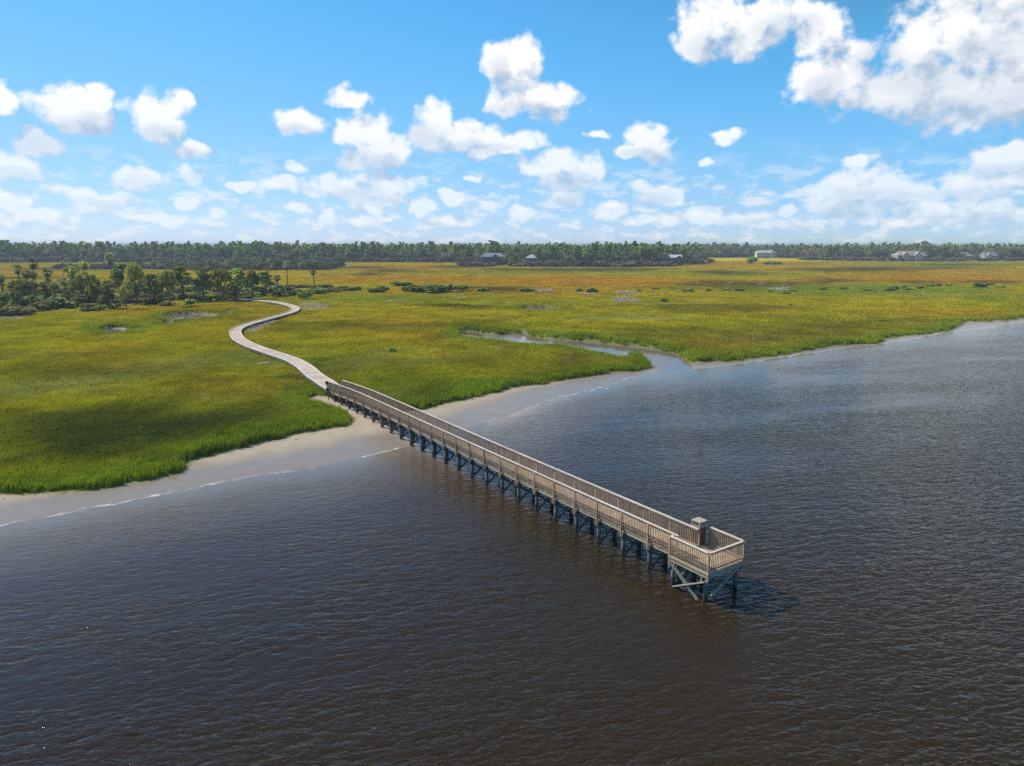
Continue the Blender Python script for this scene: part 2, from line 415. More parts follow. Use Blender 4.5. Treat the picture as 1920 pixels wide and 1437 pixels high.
# ------------------------------------------------------------------ the plan of the shore (surveyed from the photograph)
WL_PX = [(0, 985), (100, 967), (200, 947), (300, 926), (400, 907), (500, 890), (590, 875), (660, 862), (740, 843), (800, 826), (870, 806),
         (930, 786), (1010, 757), (1050, 744), (1110, 731), (1160, 716), (1210, 704), (1262, 694), (1300, 694), (1370, 686), (1430, 676), (1500, 665),
         (1560, 657), (1640, 647.5), (1700, 637), (1780, 623), (1850, 613), (1920, 604.5)]
WL = plan(WL_PX)
a0 = WL[0] + (WL[0] - WL[4]) / np.linalg.norm(WL[0] - WL[4]) * 160
a1 = WL[-1] + (WL[-1] - WL[-5]) / np.linalg.norm(WL[-1] - WL[-5]) * 2500
WATER = np.vstack([[a0], WL, [a1], [(9000, -6000)], [(-9000, -6000)], [a0 + (-9000, -9000)]])
GE_PX = [(0, 922), (60, 920), (120, 916), (200, 907), (270, 896), (330, 883), (346, 868), (372, 857), (420, 848), (480, 832), (540, 818), (600, 806),
         (640, 797), (656, 786), (640, 777), (600, 764), (566, 750), (590, 742), (636, 747), (668, 760), (700, 778), (745, 772), (790, 767), (850, 753), (892, 743),
         (950, 729), (1000, 721), (1050, 713), (1100, 704), (1150, 695), (1200, 692), (1222, 687), (1240, 676), (1262, 668), (1292, 676), (1312, 677), (1380, 673), (1450, 664),
         (1520, 653), (1560, 646), (1640, 641), (1662, 631), (1712, 626), (1780, 616), (1800, 604), (1862, 601), (1920, 595)]
GE = plan(GE_PX, 0.4)
b0 = GE[0] + (GE[0] - GE[4]) / np.linalg.norm(GE[0] - GE[4]) * 160
b1 = GE[-1] + (GE[-1] - GE[-6]) / np.linalg.norm(GE[-1] - GE[-6]) * 2500
MARSH = np.vstack([[b0], GE, [b1], [(20000, 20000)], [(-20000, 20000)], [(-20000, b0[1] - 9000)]])
CREEK_PX = [(1290, 694), (1294, 677), (1282, 665), (1225, 655), (1150, 645), (1090, 640), (1035, 635), (985, 629), (955, 627), (930, 629), (880, 621), (862, 621),
            (862, 628), (900, 631), (950, 637), (990, 642), (1030, 643), (1060, 646), (1095, 649), (1130, 656), (1172, 661), (1198, 668), (1208, 678), (1218, 692)]
GT = 1.30                                        # height of the grass tops that hide the near bank
CREEK = np.vstack([plan(CREEK_PX[:12]), plan(CREEK_PX[12:21], GT), plan(CREEK_PX[21:])])
CHAN = np.vstack([plan([(1296, 700), (1292, 678), (1280, 666), (1225, 656), (1150, 646.5), (1090, 641.5), (1040, 637)]), plan([(1045, 644), (1092, 648), (1128, 654), (1175, 659)], GT), plan([(1222, 662), (1266, 671), (1256, 684), (1240, 700)])])
POND = [np.vstack([plan([(972, 634), (990, 630), (1010, 630.5), (1030, 637)]), plan([(1024, 643), (985, 641)], GT)]), np.vstack([plan([(864, 622), (895, 622), (908, 626)]), plan([(900, 630), (868, 629)], GT)])]
POOLS = []
for (x0, y0, x1, y1) in [(308, 589, 408, 599), (186, 616, 240, 625), (418, 586, 436, 592), (300, 604, 330, 608), (975, 577, 1050, 581)]:
    t = np.linspace(0, 2 * math.pi, 14, endpoint=False)
    POOLS.append(np.array([un((x0 + x1) / 2 + math.cos(a) * (x1 - x0) / 2 * (1 + 0.25 * math.sin(3 * a)), (y0 + y1) / 2 + math.sin(a) * (y1 - y0) / 2, 1.1 * max(0, math.sin(a)))[:2] for a in t]))
DITCHES = [[(830, 632), (862, 624)], [(985, 629), (975, 614), (960, 604), (985, 596), (1015, 588)], [(905, 592), (886, 584), (884, 578)], [(200, 622), (270, 612), (330, 604), (420, 592)]]
DITCHES = [plan(d, 0.2) for d in DITCHES]


def seg_dist(x, y, P):
    best = np.full(np.shape(x), 1e18)
    for (ax, ay), (bx, by) in zip(P[:-1], P[1:]):
        ex, ey = bx - ax, by - ay; t = np.clip(((x - ax) * ex + (y - ay) * ey) / (ex * ex + ey * ey), 0, 1)
        best = np.minimum(best, (x - ax - t * ex) ** 2 + (y - ay - t * ey) ** 2)
    return np.sqrt(best)


def terrain(x, y):
    """height, marsh distance (inside > 0), creek distance (inside > 0)"""
    wob = noise2(x, y, 3, 3, 6.0) * np.clip(0.25 + y / 400, 0.25, 2.0)
    s = -sd_poly(x, y, WATER) + wob * 0.5
    g = sd_poly(x, y, MARSH) + noise2(x, y, 5, 3, 2.2) * 0.55 + wob * 0.6
    c = sd_poly(x, y, CREEK) + noise2(x, y, 8, 3, 3.0) * 0.6
    ch = sd_poly(x, y, CHAN)
    for P in POND: ch = np.maximum(ch, sd_poly(x, y, P))
    g = np.minimum(g, -c)
    z = np.where(s > 0, 0.62 * (1 - np.exp(-s / 7.5)), np.maximum(-2.2, 0.075 * s))
    z = z + 0.02 * noise2(x, y, 9, 4, 1.6) * sm(s, -2, 2)
    z = z + sm(g, -0.3, 0.5) * 0.22 * sm(s, 0, 4)                       # the marsh bank stands a hand above the sand
    z = np.where(s > 0, z * (1 - sm(c, -1.2, 0.6)) + sm(c, -1.2, 0.6) * (0.10 + 0.04 * noise2(x, y, 12, 3, 4)), z)
    z = z - sm(ch, -0.8, 0.8) * 0.24 * (s > 0)
    for P in POOLS:
        pd = sd_poly(x, y, P) + noise2(x, y, 14, 3, 3.0) * 0.8
        z = z * (1 - sm(pd, -1.0, 0.8)) + sm(pd, -1.0, 0.8) * -0.08; g = np.minimum(g, -pd - 0.4); c = np.maximum(c, pd + 1.0)
    for D in DITCHES:
        w = 0.8 + 0.4 * noise2(x, y, 15, 2, 8.0); dd = seg_dist(x, y, D)
        z = z - 0.34 * (1 - sm(dd, w * 0.3, w)); g = np.where(dd < w * 0.75, -0.5, g); c = np.maximum(c, np.where(dd < w, 1.0 - dd, -9))
    z = z + 0.08 * noise2(x, y, 21, 3, 14.0) * sm(g, 1, 5)
    return z, g, c


# marsh colouring: the kinds of grass and where each grows
YG, GRN, DGR, ORG, BRN, PGR, MUD = [np.array(c) for c in ((0.52, 0.44, 0.016), (0.26, 0.335, 0.028), (0.105, 0.130, 0.034), (0.54, 0.305, 0.020), (0.155, 0.120, 0.050), (0.38, 0.37, 0.15), (0.105, 0.085, 0.060))]
PATCH = []


def patch(cls, k, pts=None, box=None, feather=0.35):
    if box is not None:
        x0, y0, x1, y1 = box; t = np.linspace(0, 2 * math.pi, 12, endpoint=False)
        pts = [((x0 + x1) / 2 + math.cos(a) * (x1 - x0) / 2, (y0 + y1) / 2 + math.sin(a) * (y1 - y0) / 2) for a in t]
    P = plan(pts, 0.5); ext = min(np.ptp(P[:, 0]), np.ptp(P[:, 1])); PATCH.append((cls, k, P, ext * feather))


patch(YG, .9, [(0, 606), (200, 598), (440, 592), (430, 625), (440, 650), (200, 668), (0, 672)])
patch(ORG, .45, box=(250, 572, 480, 594)); patch(ORG, .30, box=(380, 600, 560, 640))
patch(PGR, .70, [(0, 738), (100, 716), (260, 692), (420, 678), (500, 684), (330, 704), (150, 732), (0, 752)])
patch(DGR, .92, [(0, 782), (120, 772), (300, 784), (480, 778), (575, 790), (540, 806), (420, 830), (300, 858), (150, 878), (0, 888)], feather=0.25)
patch(DGR, .75, [(560, 690), (600, 716), (618, 745), (590, 752), (568, 745), (566, 715)])
patch(BRN, .62, [(1300, 650), (1380, 620), (1560, 610), (1800, 596), (1920, 590), (1920, 597), (1800, 606), (1640, 628), (1460, 648), (1330, 660)])
patch(BRN, .55, [(960, 692), (1040, 664), (1130, 664), (1190, 672), (1120, 690), (1000, 704)])
patch(DGR, .6, [(640, 740), (760, 748), (860, 740), (980, 712), (900, 735), (800, 760), (700, 765)])
patch(DGR, .55, [(1040, 632), (1180, 636), (1300, 655), (1250, 640), (1350, 622), (1150, 622)])
patch(DGR, .55, [(470, 600), (640, 612), (900, 606), (900, 614), (640, 624), (520, 618)])
patch(DGR, .6, [(600, 668), (760, 640), (860, 632), (700, 664), (620, 690)], feather=.5)
patch(PGR, .55, [(600, 692), (640, 676), (760, 663), (870, 648), (885, 654), (770, 680), (690, 704), (620, 714)], feather=.5); patch(PGR, .6, [(790, 690), (850, 672), (905, 655), (912, 658), (860, 680), (800, 700)], feather=.6)
patch(YG, .7, box=(620, 575, 960, 604)); patch(YG, .8, box=(1010, 588, 1330, 622)); patch(YG, .6, box=(640, 625, 1000, 690)); patch(YG, .7, box=(1320, 560, 1920, 600))
patch(ORG, .85, box=(620, 502, 900, 514)); patch(ORG, .95, box=(880, 520, 1330, 542)); patch(ORG, .9, box=(1480, 502, 1930, 509)); patch(ORG, .95, box=(1560, 514, 1960, 532))
patch(ORG, .85, box=(640, 516, 900, 534)); patch(ORG, .7, box=(0, 505, 90, 522)); patch(ORG, .6, box=(1240, 494, 1480, 501)); patch(ORG, .5, box=(700, 540, 1200, 556))
patch(ORG, .35, box=(1330, 575, 1480, 595)); patch(ORG, .45, box=(1650, 578, 1900, 596)); patch(ORG, .45, box=(640, 590, 860, 640)); patch(BRN, .3, box=(820, 640, 960, 690))
patch(ORG, .35, box=(330, 700, 560, 770)); patch(ORG, .30, box=(60, 650, 380, 700)); patch(DGR, .4, box=(0, 680, 240, 712))
patch(GRN, .8, box=(640, 508, 1330, 514)); patch(GRN, .8, box=(1320, 512, 1500, 520)); patch(GRN, .75, box=(1640, 492, 1930, 503)); patch(GRN, .8, box=(1330, 535, 1900, 556))
patch(GRN, .7, box=(640, 555, 900, 570)); patch(DGR, .5, box=(1180, 575, 1500, 590)); patch(GRN, .6, box=(0, 486, 400, 500))
for bx in [(900, 504, 1130, 509), (1305, 509, 1412, 516), (1480, 504, 1690, 511), (880, 540, 1010, 549), (1285, 530, 1490, 541), (690, 506, 760, 512), (640, 513, 720, 518),
           (1500, 524, 1590, 534), (1720, 502, 1800, 506), (1820, 528, 1930, 533), (20, 503, 290, 508), (0, 521, 100, 526), (1580, 502, 1700, 507), (1740, 496, 1850, 500), (1080, 504, 1240, 510),
           (1680, 528, 1770, 535), (0, 492, 40, 495), (800, 499, 900, 504), (620, 500, 720, 505), (770, 574, 900, 580)]:
    patch(BRN * 0.75, .85, box=bx, feather=0.5)
for bx in [(1060, 596, 1330, 604), (1180, 572, 1300, 577), (850, 558, 880, 561), (1600, 552, 1800, 556), (640, 660, 760, 672)]:
    patch(PGR, .6, box=bx, feather=0.5)


def marsh_colour(x, y, g):
    n1 = noise2(x, y * 0.8, 31, 4, 26.0); n2 = noise2(x * 0.35, y, 37, 4, 30.0); n3 = noise2(x, y, 41, 4, 5.0) + 0.55 * noise2(x, y, 43, 2, 1.3) * sm(y, 160, 70)
    far = sm(y, 90, 420)[:, None]
    c = GRN * 0.35 + YG * 0.65 + 0 * far
    c = c * (1 - far) + far * (YG * 0.62 + ORG * 0.38)
    k = sm(n1, -0.2, 0.7)[:, None] * 0.55; c = c * (1 - k) + k * YG
    k = sm(n2, 0.1, 0.9)[:, None] * 0.6; c = c * (1 - k) + k * (GRN * (1 - 0.2 * far))
    k = sm(-n2, 0.2, 1.0)[:, None] * 0.6 * (0.35 + 0.65 * far); c = c * (1 - k) + k * ORG
    n5 = noise2(x * 0.7 + y * 0.3, y, 45, 4, 17.0); k = sm(n5, 0.15, 0.75)[:, None] * 0.45 * (1 - 0.6 * far); c = c * (1 - k) + k * (DGR * 0.55 + GRN * 0.45)
    k = sm(-n5, 0.45, 0.95)[:, None] * 0.40 * (1 - far); c = c * (1 - k) + k * PGR
    wx = x + noise2(x, y, 51, 4, 16.0) * (3.5 + y * 0.025); wy = y + noise2(x, y, 52, 4, 16.0) * (3.5 + y * 0.02)
    for cls, k, P, fe in PATCH:
        lo = P.min(0) - fe; hi = P.max(0) + fe
        idx = np.nonzero((wx > lo[0]) & (wx < hi[0]) & (wy > lo[1]) & (wy < hi[1]))[0]
        if not len(idx): continue
        d = sd_poly(wx[idx], wy[idx], P); f = (sm(d, -fe, fe) * k)[:, None]
        c[idx] = c[idx] * (1 - f) + f * cls
    e = (sm(-g, -5.5, -1.5) * sm(y, 300, 120))[:, None] * 0.8; c = c * (1 - e) + e * GRN   # fresh tall growth along the banks
    return np.clip(c * (1 + 0.24 * n3[:, None]), 0.008, 0.75)


# ------------------------------------------------------------------ ground and water
ys = [-400, -150, -60, 0, 15]
y = 22.0
while y < 16000:
    ys.append(y); y *= 1.0065 if y < 320 else (1.014 if y < 900 else 1.12)
ys = np.array(ys)
ts = np.linspace(-1.15, 1.15, 470); ts = np.concatenate([[-6, -3, -1.8, -1.4], ts, [1.4, 1.8, 3, 6]])
TT, YY = np.meshgrid(ts, ys); XX = TT * (np.maximum(YY, 0) + 25)
GZ, GG, GC = terrain(XX, YY)
GZ = np.where(YY < -10, -2.2, GZ)
nr, nc = XX.shape


def grid_mesh(name, X, Y, Z):
    r, c = X.shape; m = bpy.data.meshes.new(name)
    V = np.stack([X, Y, Z], -1).reshape(-1, 3); i = np.arange(r * c).reshape(r, c)
    Q = np.stack([i[:-1, :-1], i[:-1, 1:], i[1:, 1:], i[1:, :-1]], -1).reshape(-1, 4)
    m.vertices.add(len(V)); m.vertices.foreach_set('co', V.ravel()); m.loops.add(Q.size); m.loops.foreach_set('vertex_index', Q.ravel())
    m.polygons.add(len(Q)); m.polygons.foreach_set('loop_start', np.arange(0, Q.size, 4)); m.polygons.foreach_set('loop_total', np.full(len(Q), 4))
    m.polygons.foreach_set('use_smooth', np.ones(len(Q), bool)); m.update(calc_edges=True); m.validate()
    return m


def attr(m, name, data, typ='FLOAT'):
    a = m.attributes.new(name, typ, 'POINT')
    if typ == 'FLOAT': a.data.foreach_set('value', np.ravel(data).astype(np.float32))
    else: a.data.foreach_set('vector', np.ravel(data).astype(np.float32))


gcol = marsh_colour(XX.ravel(), YY.ravel(), GG.ravel())
gm = grid_mesh('ground', XX, YY, GZ)
attr(gm, 'marsh', sm(GG, -0.75, -0.15)); attr(gm, 'tint', gcol, 'FLOAT_VECTOR'); attr(gm, 'mud', sm(GC, -1.5, 0.5))


def ground_mat():
    m, T, out = new_mat('beach_and_marsh_soil')
    at = lambda n: T.n('ShaderNodeAttribute', attribute_name=n)
    pos = T.n('ShaderNodeNewGeometry').outputs['Position']; sep = T.n('ShaderNodeSeparateXYZ'); T.l(pos, sep.inputs[0])
    z = T.math('ADD', sep.outputs[2], T.math('MULTIPLY', T.math('SUBTRACT', T.noise(pos, 0.35, 4, 0.6), 0.5), 0.10))
    fine = T.noise(pos, 9, 4, 0.7); mid = T.noise(pos, 1.3, 5, 0.65)
    dry = T.mix(mid, (0.36, 0.285, 0.20), (0.56, 0.465, 0.35)); dry = T.mix(T.sstep(fine, 0.62, 0.72), dry, (0.70, 0.64, 0.55))
    dry = T.mix(T.sstep(fine, 0.40, 0.30), dry, (0.22, 0.175, 0.13))
    wet = T.mix(mid, (0.265, 0.218, 0.168), (0.345, 0.290, 0.230))
    dryf = T.sstep(z, 0.21, 0.40)
    sand = T.mix(dryf, wet, dry)
    sand = T.mix(T.math('MULTIPLY', at('mud').outputs['Fac'], 0.9), sand, T.mix(mid, (0.12, 0.095, 0.07), (0.30, 0.245, 0.185)))
    soil = T.mix(T.sstep(fine, 0.3, 0.75), (0.055, 0.05, 0.025), at('tint').outputs['Vector'])
    soil2 = T.mix(T.sstep(sep.outputs[1], 120, 420), soil, at('tint').outputs['Vector'])
    col = T.mix(at('marsh').outputs['Fac'], sand, soil2)
    rough = T.math('ADD', 0.24, T.math('MULTIPLY', T.math('MAXIMUM', dryf, at('marsh').outputs['Fac']), 0.60))
    bp = T.n('ShaderNodeBump'); bp.inputs['Distance'].default_value = 0.02
    T.l(T.math('ADD', 0.06, T.math('MULTIPLY', dryf, 0.5)), bp.inputs['Strength']); T.l(T.math('ADD', fine, mid), bp.inputs['Height'])
    principled(T, out, col, rough, T.math('SUBTRACT', 0.40, T.math('MULTIPLY', at('marsh').outputs['Fac'], 0.38)), bp.outputs[0], ior=1.34)
    return m


gm.materials.append(ground_mat())
tag(place('ground', gm), kind='structure')

# water sheet: real depth over the bed decides how much sand colour comes through the murky water
wz = np.zeros_like(XX)
wm = grid_mesh('water', XX, YY, wz); attr(wm, 'depth', np.maximum(-GZ, 0)); attr(wm, 'chop', sm(-GZ, 0.02, 0.25) * (1 - 0.9 * sm(GC, -3, 0)) * (0.32 + 0.68 * sm(sd_poly(XX, YY, WATER), 2, 95)))   # sheltered near the shore


def water_mat():
    m, T, out = new_mat('murky_river_water')
    at = lambda n: T.n('ShaderNodeAttribute', attribute_name=n)
    pos = T.n('ShaderNodeNewGeometry').outputs['Position']
    dep = at('depth').outputs['Fac']; chop = at('chop').outputs['Fac']
    rot = T.n('ShaderNodeVectorRotate', rotation_type='Z_AXIS'); T.l(pos, rot.inputs['Vector']); rot.inputs['Angle'].default_value = R(-14)
    def ripple(vec, scale, skew, sharp):
        """noise whose crests lean towards the shore: steep far side, long near side"""
        w0 = T.math('SUBTRACT', T.noise(vec, scale, 2, 0.5, 0.25), 0.5)
        off = T.n('ShaderNodeCombineXYZ'); T.l(T.math('MULTIPLY', w0, -skew / scale), off.inputs[1])
        n1 = T.math('SUBTRACT', T.noise(T.vm('ADD', vec, off.outputs[0]), scale, 2, 0.5, 0.25), 0.5)
        return T.math('SUBTRACT', n1, T.math('MULTIPLY', T.math('ABSOLUTE', n1), sharp))
    w1 = ripple(T.vm('MULTIPLY', rot.outputs[0], (0.42, 1.0, 1.0)), 2.1, 0.9, 0.4)
    rot2 = T.n('ShaderNodeVectorRotate', rotation_type='Z_AXIS'); T.l(pos, rot2.inputs['Vector']); rot2.inputs['Angle'].default_value = R(9)
    w2 = ripple(T.vm('MULTIPLY', rot2.outputs[0], (0.5, 1.0, 1.0)), 4.6, 0.8, 0.4)
    w3 = T.noise(T.vm('MULTIPLY', rot.outputs[0], (0.4, 1.0, 1.0)), 0.55, 2, 0.5)
    gn = T.noise(T.vm('MULTIPLY', rot.outputs[0], (0.35, 1.0, 1.0)), 0.07, 4, 0.6)
    gust = T.math('ADD', 0.42, T.math('MULTIPLY', T.sstep(gn, 0.34, 0.62), 0.95))
    h = T.math('ADD', T.math('MULTIPLY', w1, 0.235), T.math('ADD', T.math('MULTIPLY', w2, 0.085), T.math('MULTIPLY', w3, 0.13)))
    h = T.math('MULTIPLY', h, T.math('MULTIPLY', gust, T.math('ADD', 0.04, T.math('MULTIPLY', chop, 0.96))))
    bp = T.n('ShaderNodeBump'); bp.inputs['Strength'].default_value = 1.0; bp.inputs['Distance'].default_value = 1.0; T.l(h, bp.inputs['Height'])
    col = T.ramp(T.math('DIVIDE', dep, 2.0), [(0.0, (0.225, 0.178, 0.130)), (0.16, (0.130, 0.096, 0.062)), (0.45, (0.054, 0.032, 0.014)), (0.95, (0.031, 0.0195, 0.0075))])
    principled(T, out, col, 0.035, 0.5, bp.outputs[0], ior=1.333)
    return m


wm.materials.append(water_mat())
tag(place('water', wm), kind='structure')

# ------------------------------------------------------------------ pier
U = np.array([0.56298, -0.82647]); V = np.array([0.82647, 0.56298])
PL = 58.2                                        # length
P0 = np.array([10.78, 35.19]) - U * PL           # landward end of the near rail
WID = 1.60
pier = empty('fishing_pier', (P0[0], P0[1], 0), math.atan2(U[1], U[0]))
tag(pier, 'long straight wooden pier with slatted railings running out over the water', 'pier')


def dz(x): return float(np.interp(x, [0, 4, 9, 18, 28, 38, 58.2], [1.70, 1.86, 2.00, 1.97, 1.90, 1.85, 1.80]))


def pw(x, y): return P0 + U * x + V * y


def gz(x, y): return float(terrain(np.array([[x]]), np.array([[y]]))[0][0, 0])


POSTX = [0.06] + [55.72 - 2.27 * k for k in range(24, -1, -1)]
# deck planks: the 300 towards the end singly, the landward rest joined
pk = 0.146
mp = MB().box((0, 0, 0), (0.136, 1.68, 0.038)).mesh('deck_plank', M_PLANK)
mpw = MB().box((0, 0, 0), (0.136, 2.80, 0.038)).mesh('deck_plank_wide', M_PLANK)
far_planks = MB(); xs = np.arange(pk / 2, PL, pk); nind = 300
for i, x in enumerate(xs):
    wide = x > 55.5
    yc, m = (1.06, mpw) if wide else (0.80, mp)
    j = random.uniform(-0.012, 0.012); t = random.uniform(-0.003, 0.003)
    if i < len(xs) - nind: far_planks.box((x, yc + j, dz(x) - 0.019 + t), (0.136, 1.68, 0.038))
    else: place('deck_plank', m, pier, (x, yc + j, dz(x) - 0.019 + t), (0, 0, random.uniform(-0.004, 0.004)))
tag(far_planks.build('landward_deck_planks', M_PLANK, pier), kind='stuff')
mps = MB().box((0, 0, 0), (0.136, 0.92, 0.038)).mesh('short_deck_plank', M_PLANK)
for k in range(5): place('deck_plank', mps, pier, (55.45 - 0.146 * k - 0.06, 2.10 + 0.01, dz(55) - 0.02))

m_post = MB().box((0, 0, 0.26), (0.10, 0.10, 1.58)).mesh('rail_post', M_RAIL)
m_post_old = MB().box((0, 0, 0.26), (0.10, 0.10, 1.58)).mesh('rail_post_old', M_RAIL_OLD)
m_bal = MB().box((0, 0, 0.54), (0.035, 0.035, 0.98)).mesh('baluster', M_RAIL)
bal = []


def rail_run(p0, p1, side, rim=True, capw=0.16):
    """one straight stretch of railing in pier coordinates: cap, two rails and balusters; side is the outward normal"""
    p0 = np.array(p0, float); p1 = np.array(p1, float); n = np.array([side[0], side[1], 0.0])
    z0, z1 = np.array([0, 0, dz(p0[0])]), np.array([0, 0, dz(p1[0])])
    a, b = np.array([*p0, 0]) + z0, np.array([*p1, 0]) + z1
    MB().bar(a + (0, 0, 1.11) + n * 0.03, b + (0, 0, 1.11) + n * 0.03, capw, 0.045).build('rail_cap', M_CAP, pier)
    mr = M_RAIL_OLD if p0[0] < 36 else M_RAIL
    MB().bar(a + (0, 0, 1.035) + n * 0.01, b + (0, 0, 1.035) + n * 0.01, 0.04, 0.085).build('upper_rail', mr, pier)
    MB().bar(a + (0, 0, 0.115) + n * 0.01, b + (0, 0, 0.115) + n * 0.01, 0.04, 0.085).build('bottom_rail', mr, pier)
    if rim: MB().bar(a + (0, 0, -0.17) - n * 0.035, b + (0, 0, -0.17) - n * 0.035, 0.045, 0.25).build('rim_beam', M_RIM, pier)
    L = np.linalg.norm(b - a); k = max(1, int(round(L / 0.132)))
    for i in range(1, k):
        q = a + (b - a) * (i / k); bal.append((q[0] + n[0] * 0.05, q[1] + n[1] * 0.05, q[2] - 0.0, math.atan2(side[1], side[0]) - math.pi / 2))


for k, (xa, xb) in enumerate(zip(POSTX[:-1], POSTX[1:])):
    g = 0.0015
    rail_run((xa + g, 0), (xb - g, 0), (0, -1)); rail_run((xa + g, WID), (xb - g, WID), (0, 1))
for x in POSTX:
    mq = m_post_old if x < 36 else m_post
    place('rail_post', mq, pier, (x, -0.115, dz(x) - 0.0), (0, 0, random.uniform(-.03, .03)))
    place('rail_post', mq, pier, (x, WID + 0.115, dz(x)))
# platform railings
rail_run((55.50, -0.36), (58.16, -0.36), (0, -1), rim=False)
rail_run((58.20, -0.30), (58.20, 2.40), (1, 0), rim=False)
rail_run((55.92, 2.44), (58.16, 2.44), (0, 1), rim=False)
for (x, y) in ((55.47, -0.40), (58.24, -0.40), (58.24, 2.47), (55.88, 2.50)):
    place('rail_post', m_post, pier, (x, y, 1.80))
MB().bar((55.47, -0.29, 2.91), (55.47, -0.08, 2.91), 0.14, 0.045).build('rail_cap', M_CAP, pier)
# balusters: nearest 300 singly, the rest joined
bal.sort(key=lambda b: -b[0])
for (x, y, z, a) in bal[:300]: place('baluster', m_bal, pier, (x, y, z + random.uniform(-.006, .006)), (random.uniform(-.008, .008), 0, a))
rest = MB()
for (x, y, z, a) in bal[300:]: rest.box((x, y, z + 0.54 + random.uniform(-.008, .008)), (0.035, 0.035, 0.98))
ro_ = rest.build('landward_balusters', M_RAIL, pier); tag(ro_, kind='stuff'); ro_.data.materials.append(M_RAIL_OLD)
old = [1 if random.random() > (b[0] - 30) / 12 else 0 for b in bal[300:]]; ro_.data.polygons.foreach_set('material_index', np.repeat(old, 6))
# platform rim: two stacked boards on the near side, one deep grey board on the end
MB().bar((55.42, -0.43, 1.725), (58.30, -0.43, 1.725), 0.10, 0.11).build('rim_beam', M_RIM, pier)
MB().bar((55.44, -0.40, 1.555), (58.27, -0.40, 1.555), 0.05, 0.21).build('rim_beam', M_RIM, pier)
MB().bar((58.28, -0.35, 1.63), (58.28, 2.48, 1.63), 0.05, 0.27).build('rim_beam', M_BRACE, pier)
MB().bar((54.85, 2.50, 1.60), (58.25, 2.50, 1.60), 0.05, 0.28).build('rim_beam', M_RIM, pier)
MB().bar((54.85, 1.66, 1.60), (54.85, 2.47, 1.60), 0.05, 0.28).build('rim_beam', M_RIM, pier)
# bents
m_capb = MB().box((0, 0, 0), (0.09, 2.0, 0.24)).mesh('pile_cap_beam', M_PILE)
m_strap = MB().box((0, 0, 0), (0.10, 0.05, 0.45)).mesh('pile_strap', M_BRACE)


def pile(x, y, top, r=0.135):
    w = pw(x, y); gb = gz(*w) - 0.7; lean = random.uniform(-.03, .03)
    b = MB(); b.smooth = True
    b.tube([(x + lean, y, gb), (x + lean * .4, y, max(0.05, gb + .4)), (x, y, top)], [r * 1.06, r * 1.02, r * 0.95], 10)
    return b.build('pile', M_PILE, pier)


for x in POSTX[1:]:
    d = dz(x); lowz = max(0.0, gz(*pw(x, 0.8)))
    pile(x, 0.10, d - 0.30); pile(x, 1.50, d - 0.30)
    for s in (-1, 1): place('pile_cap_beam', m_capb, pier, (x + s * 0.16, 0.8, d - 0.42))
    if d - lowz > 1.0:
        zlo = lowz + 0.12
        MB().bar((x + 0.23, 0.0, zlo), (x + 0.23, 1.6, d - 0.55), 0.045, 0.16).build('cross_brace', M_PILE, pier)
        MB().bar((x - 0.23, 1.6, zlo + .1), (x - 0.23, 0.0, d - 0.55), 0.045, 0.16).build('cross_brace', M_PILE if x < 45 else M_BRACE, pier)
for y in (0.45, 1.15):                                 # stringers under the planks
    for xa, xb in zip(POSTX[:-1], POSTX[1:]):
        MB().bar((xa, y, dz(xa) - 0.175), (xb - .004, y, dz(xb) - 0.175), 0.05, 0.24).build('stringer', M_PILE, pier)
for y in (-0.2, 0.35, 0.95, 1.55, 2.2):
    MB().bar((55.8, y, 1.62), (58.22, y, 1.62), 0.05, 0.24).build('stringer', M_PILE, pier)
for (x, y) in ((55.62, -0.20), (57.95, -0.20), (57.95, 2.28), (55.62, 2.28)):
    pile(x, y, 1.50, 0.125)
    for s in (-1, 1): place('pile_strap', m_strap, pier, (x + s * 0.17, y - 0.17 if y < 1 else y + 0.17, 1.24))
MB().bar((55.60, -0.40, 1.36), (57.80, -0.40, -0.14), 0.045, 0.19, up=(0, 1, 0)).build('cross_brace', M_BRACE, pier)
MB().bar((58.10, -0.452, 1.24), (55.86, -0.452, 0.04), 0.045, 0.19, up=(0, 1, 0)).build('cross_brace', M_BRACE, pier)
MB().bar((58.12, -0.1, 0.15), (58.12, 2.2, 1.35), 0.045, 0.17).build('cross_brace', M_BRACE, pier)
MB().bar((57.80, 2.2, 0.10), (57.80, -0.1, 1.35), 0.045, 0.17).build('cross_brace', M_PILE, pier)
MB().bar((55.80, -0.1, 0.25), (55.80, 2.2, 1.40), 0.045, 0.17).build('cross_brace', M_BRACE, pier)

# vented pillar at the pier end
cw = pw(55.27, 2.20)
pil = empty('vented_pillar', (cw[0], cw[1], 1.80), math.atan2(U[1], U[0]))
tag(pil, 'square dark brown pillar with pale vented cap box on the pier end platform', 'pillar')
M_SLAB = flat_mat('pale_cap_stone', (0.44, 0.385, 0.32), 0.8, var=0.2, scale=6)
M_GREY = flat_mat('grey_cap_panel', (0.27, 0.26, 0.245), 0.6, var=0.15, scale=5)
MB().box((0, 0, 0.53), (0.56, 0.56, 1.06)).build('shaft', M_DARKW, pil)
for k in range(5): MB().box((-0.224 + 0.112 * k, -0.287, 0.53), (0.094, 0.014, 1.04)).build('shaft_board', M_DARKW, pil)
for k in range(5): MB().box((0.287, -0.224 + 0.112 * k, 0.53), (0.014, 0.094, 1.04)).build('shaft_board', M_DARKW, pil)
MB().box((0, 0, 1.09), (0.62, 0.62, 0.06)).build('cap_base', M_SLAB, pil)
for (x, y) in ((-.275, -.275), (.275, -.275), (.275, .275), (-.275, .275)): MB().box((x, y, 1.245), (0.06, 0.06, 0.25)).build('cap_corner', M_SLAB, pil)
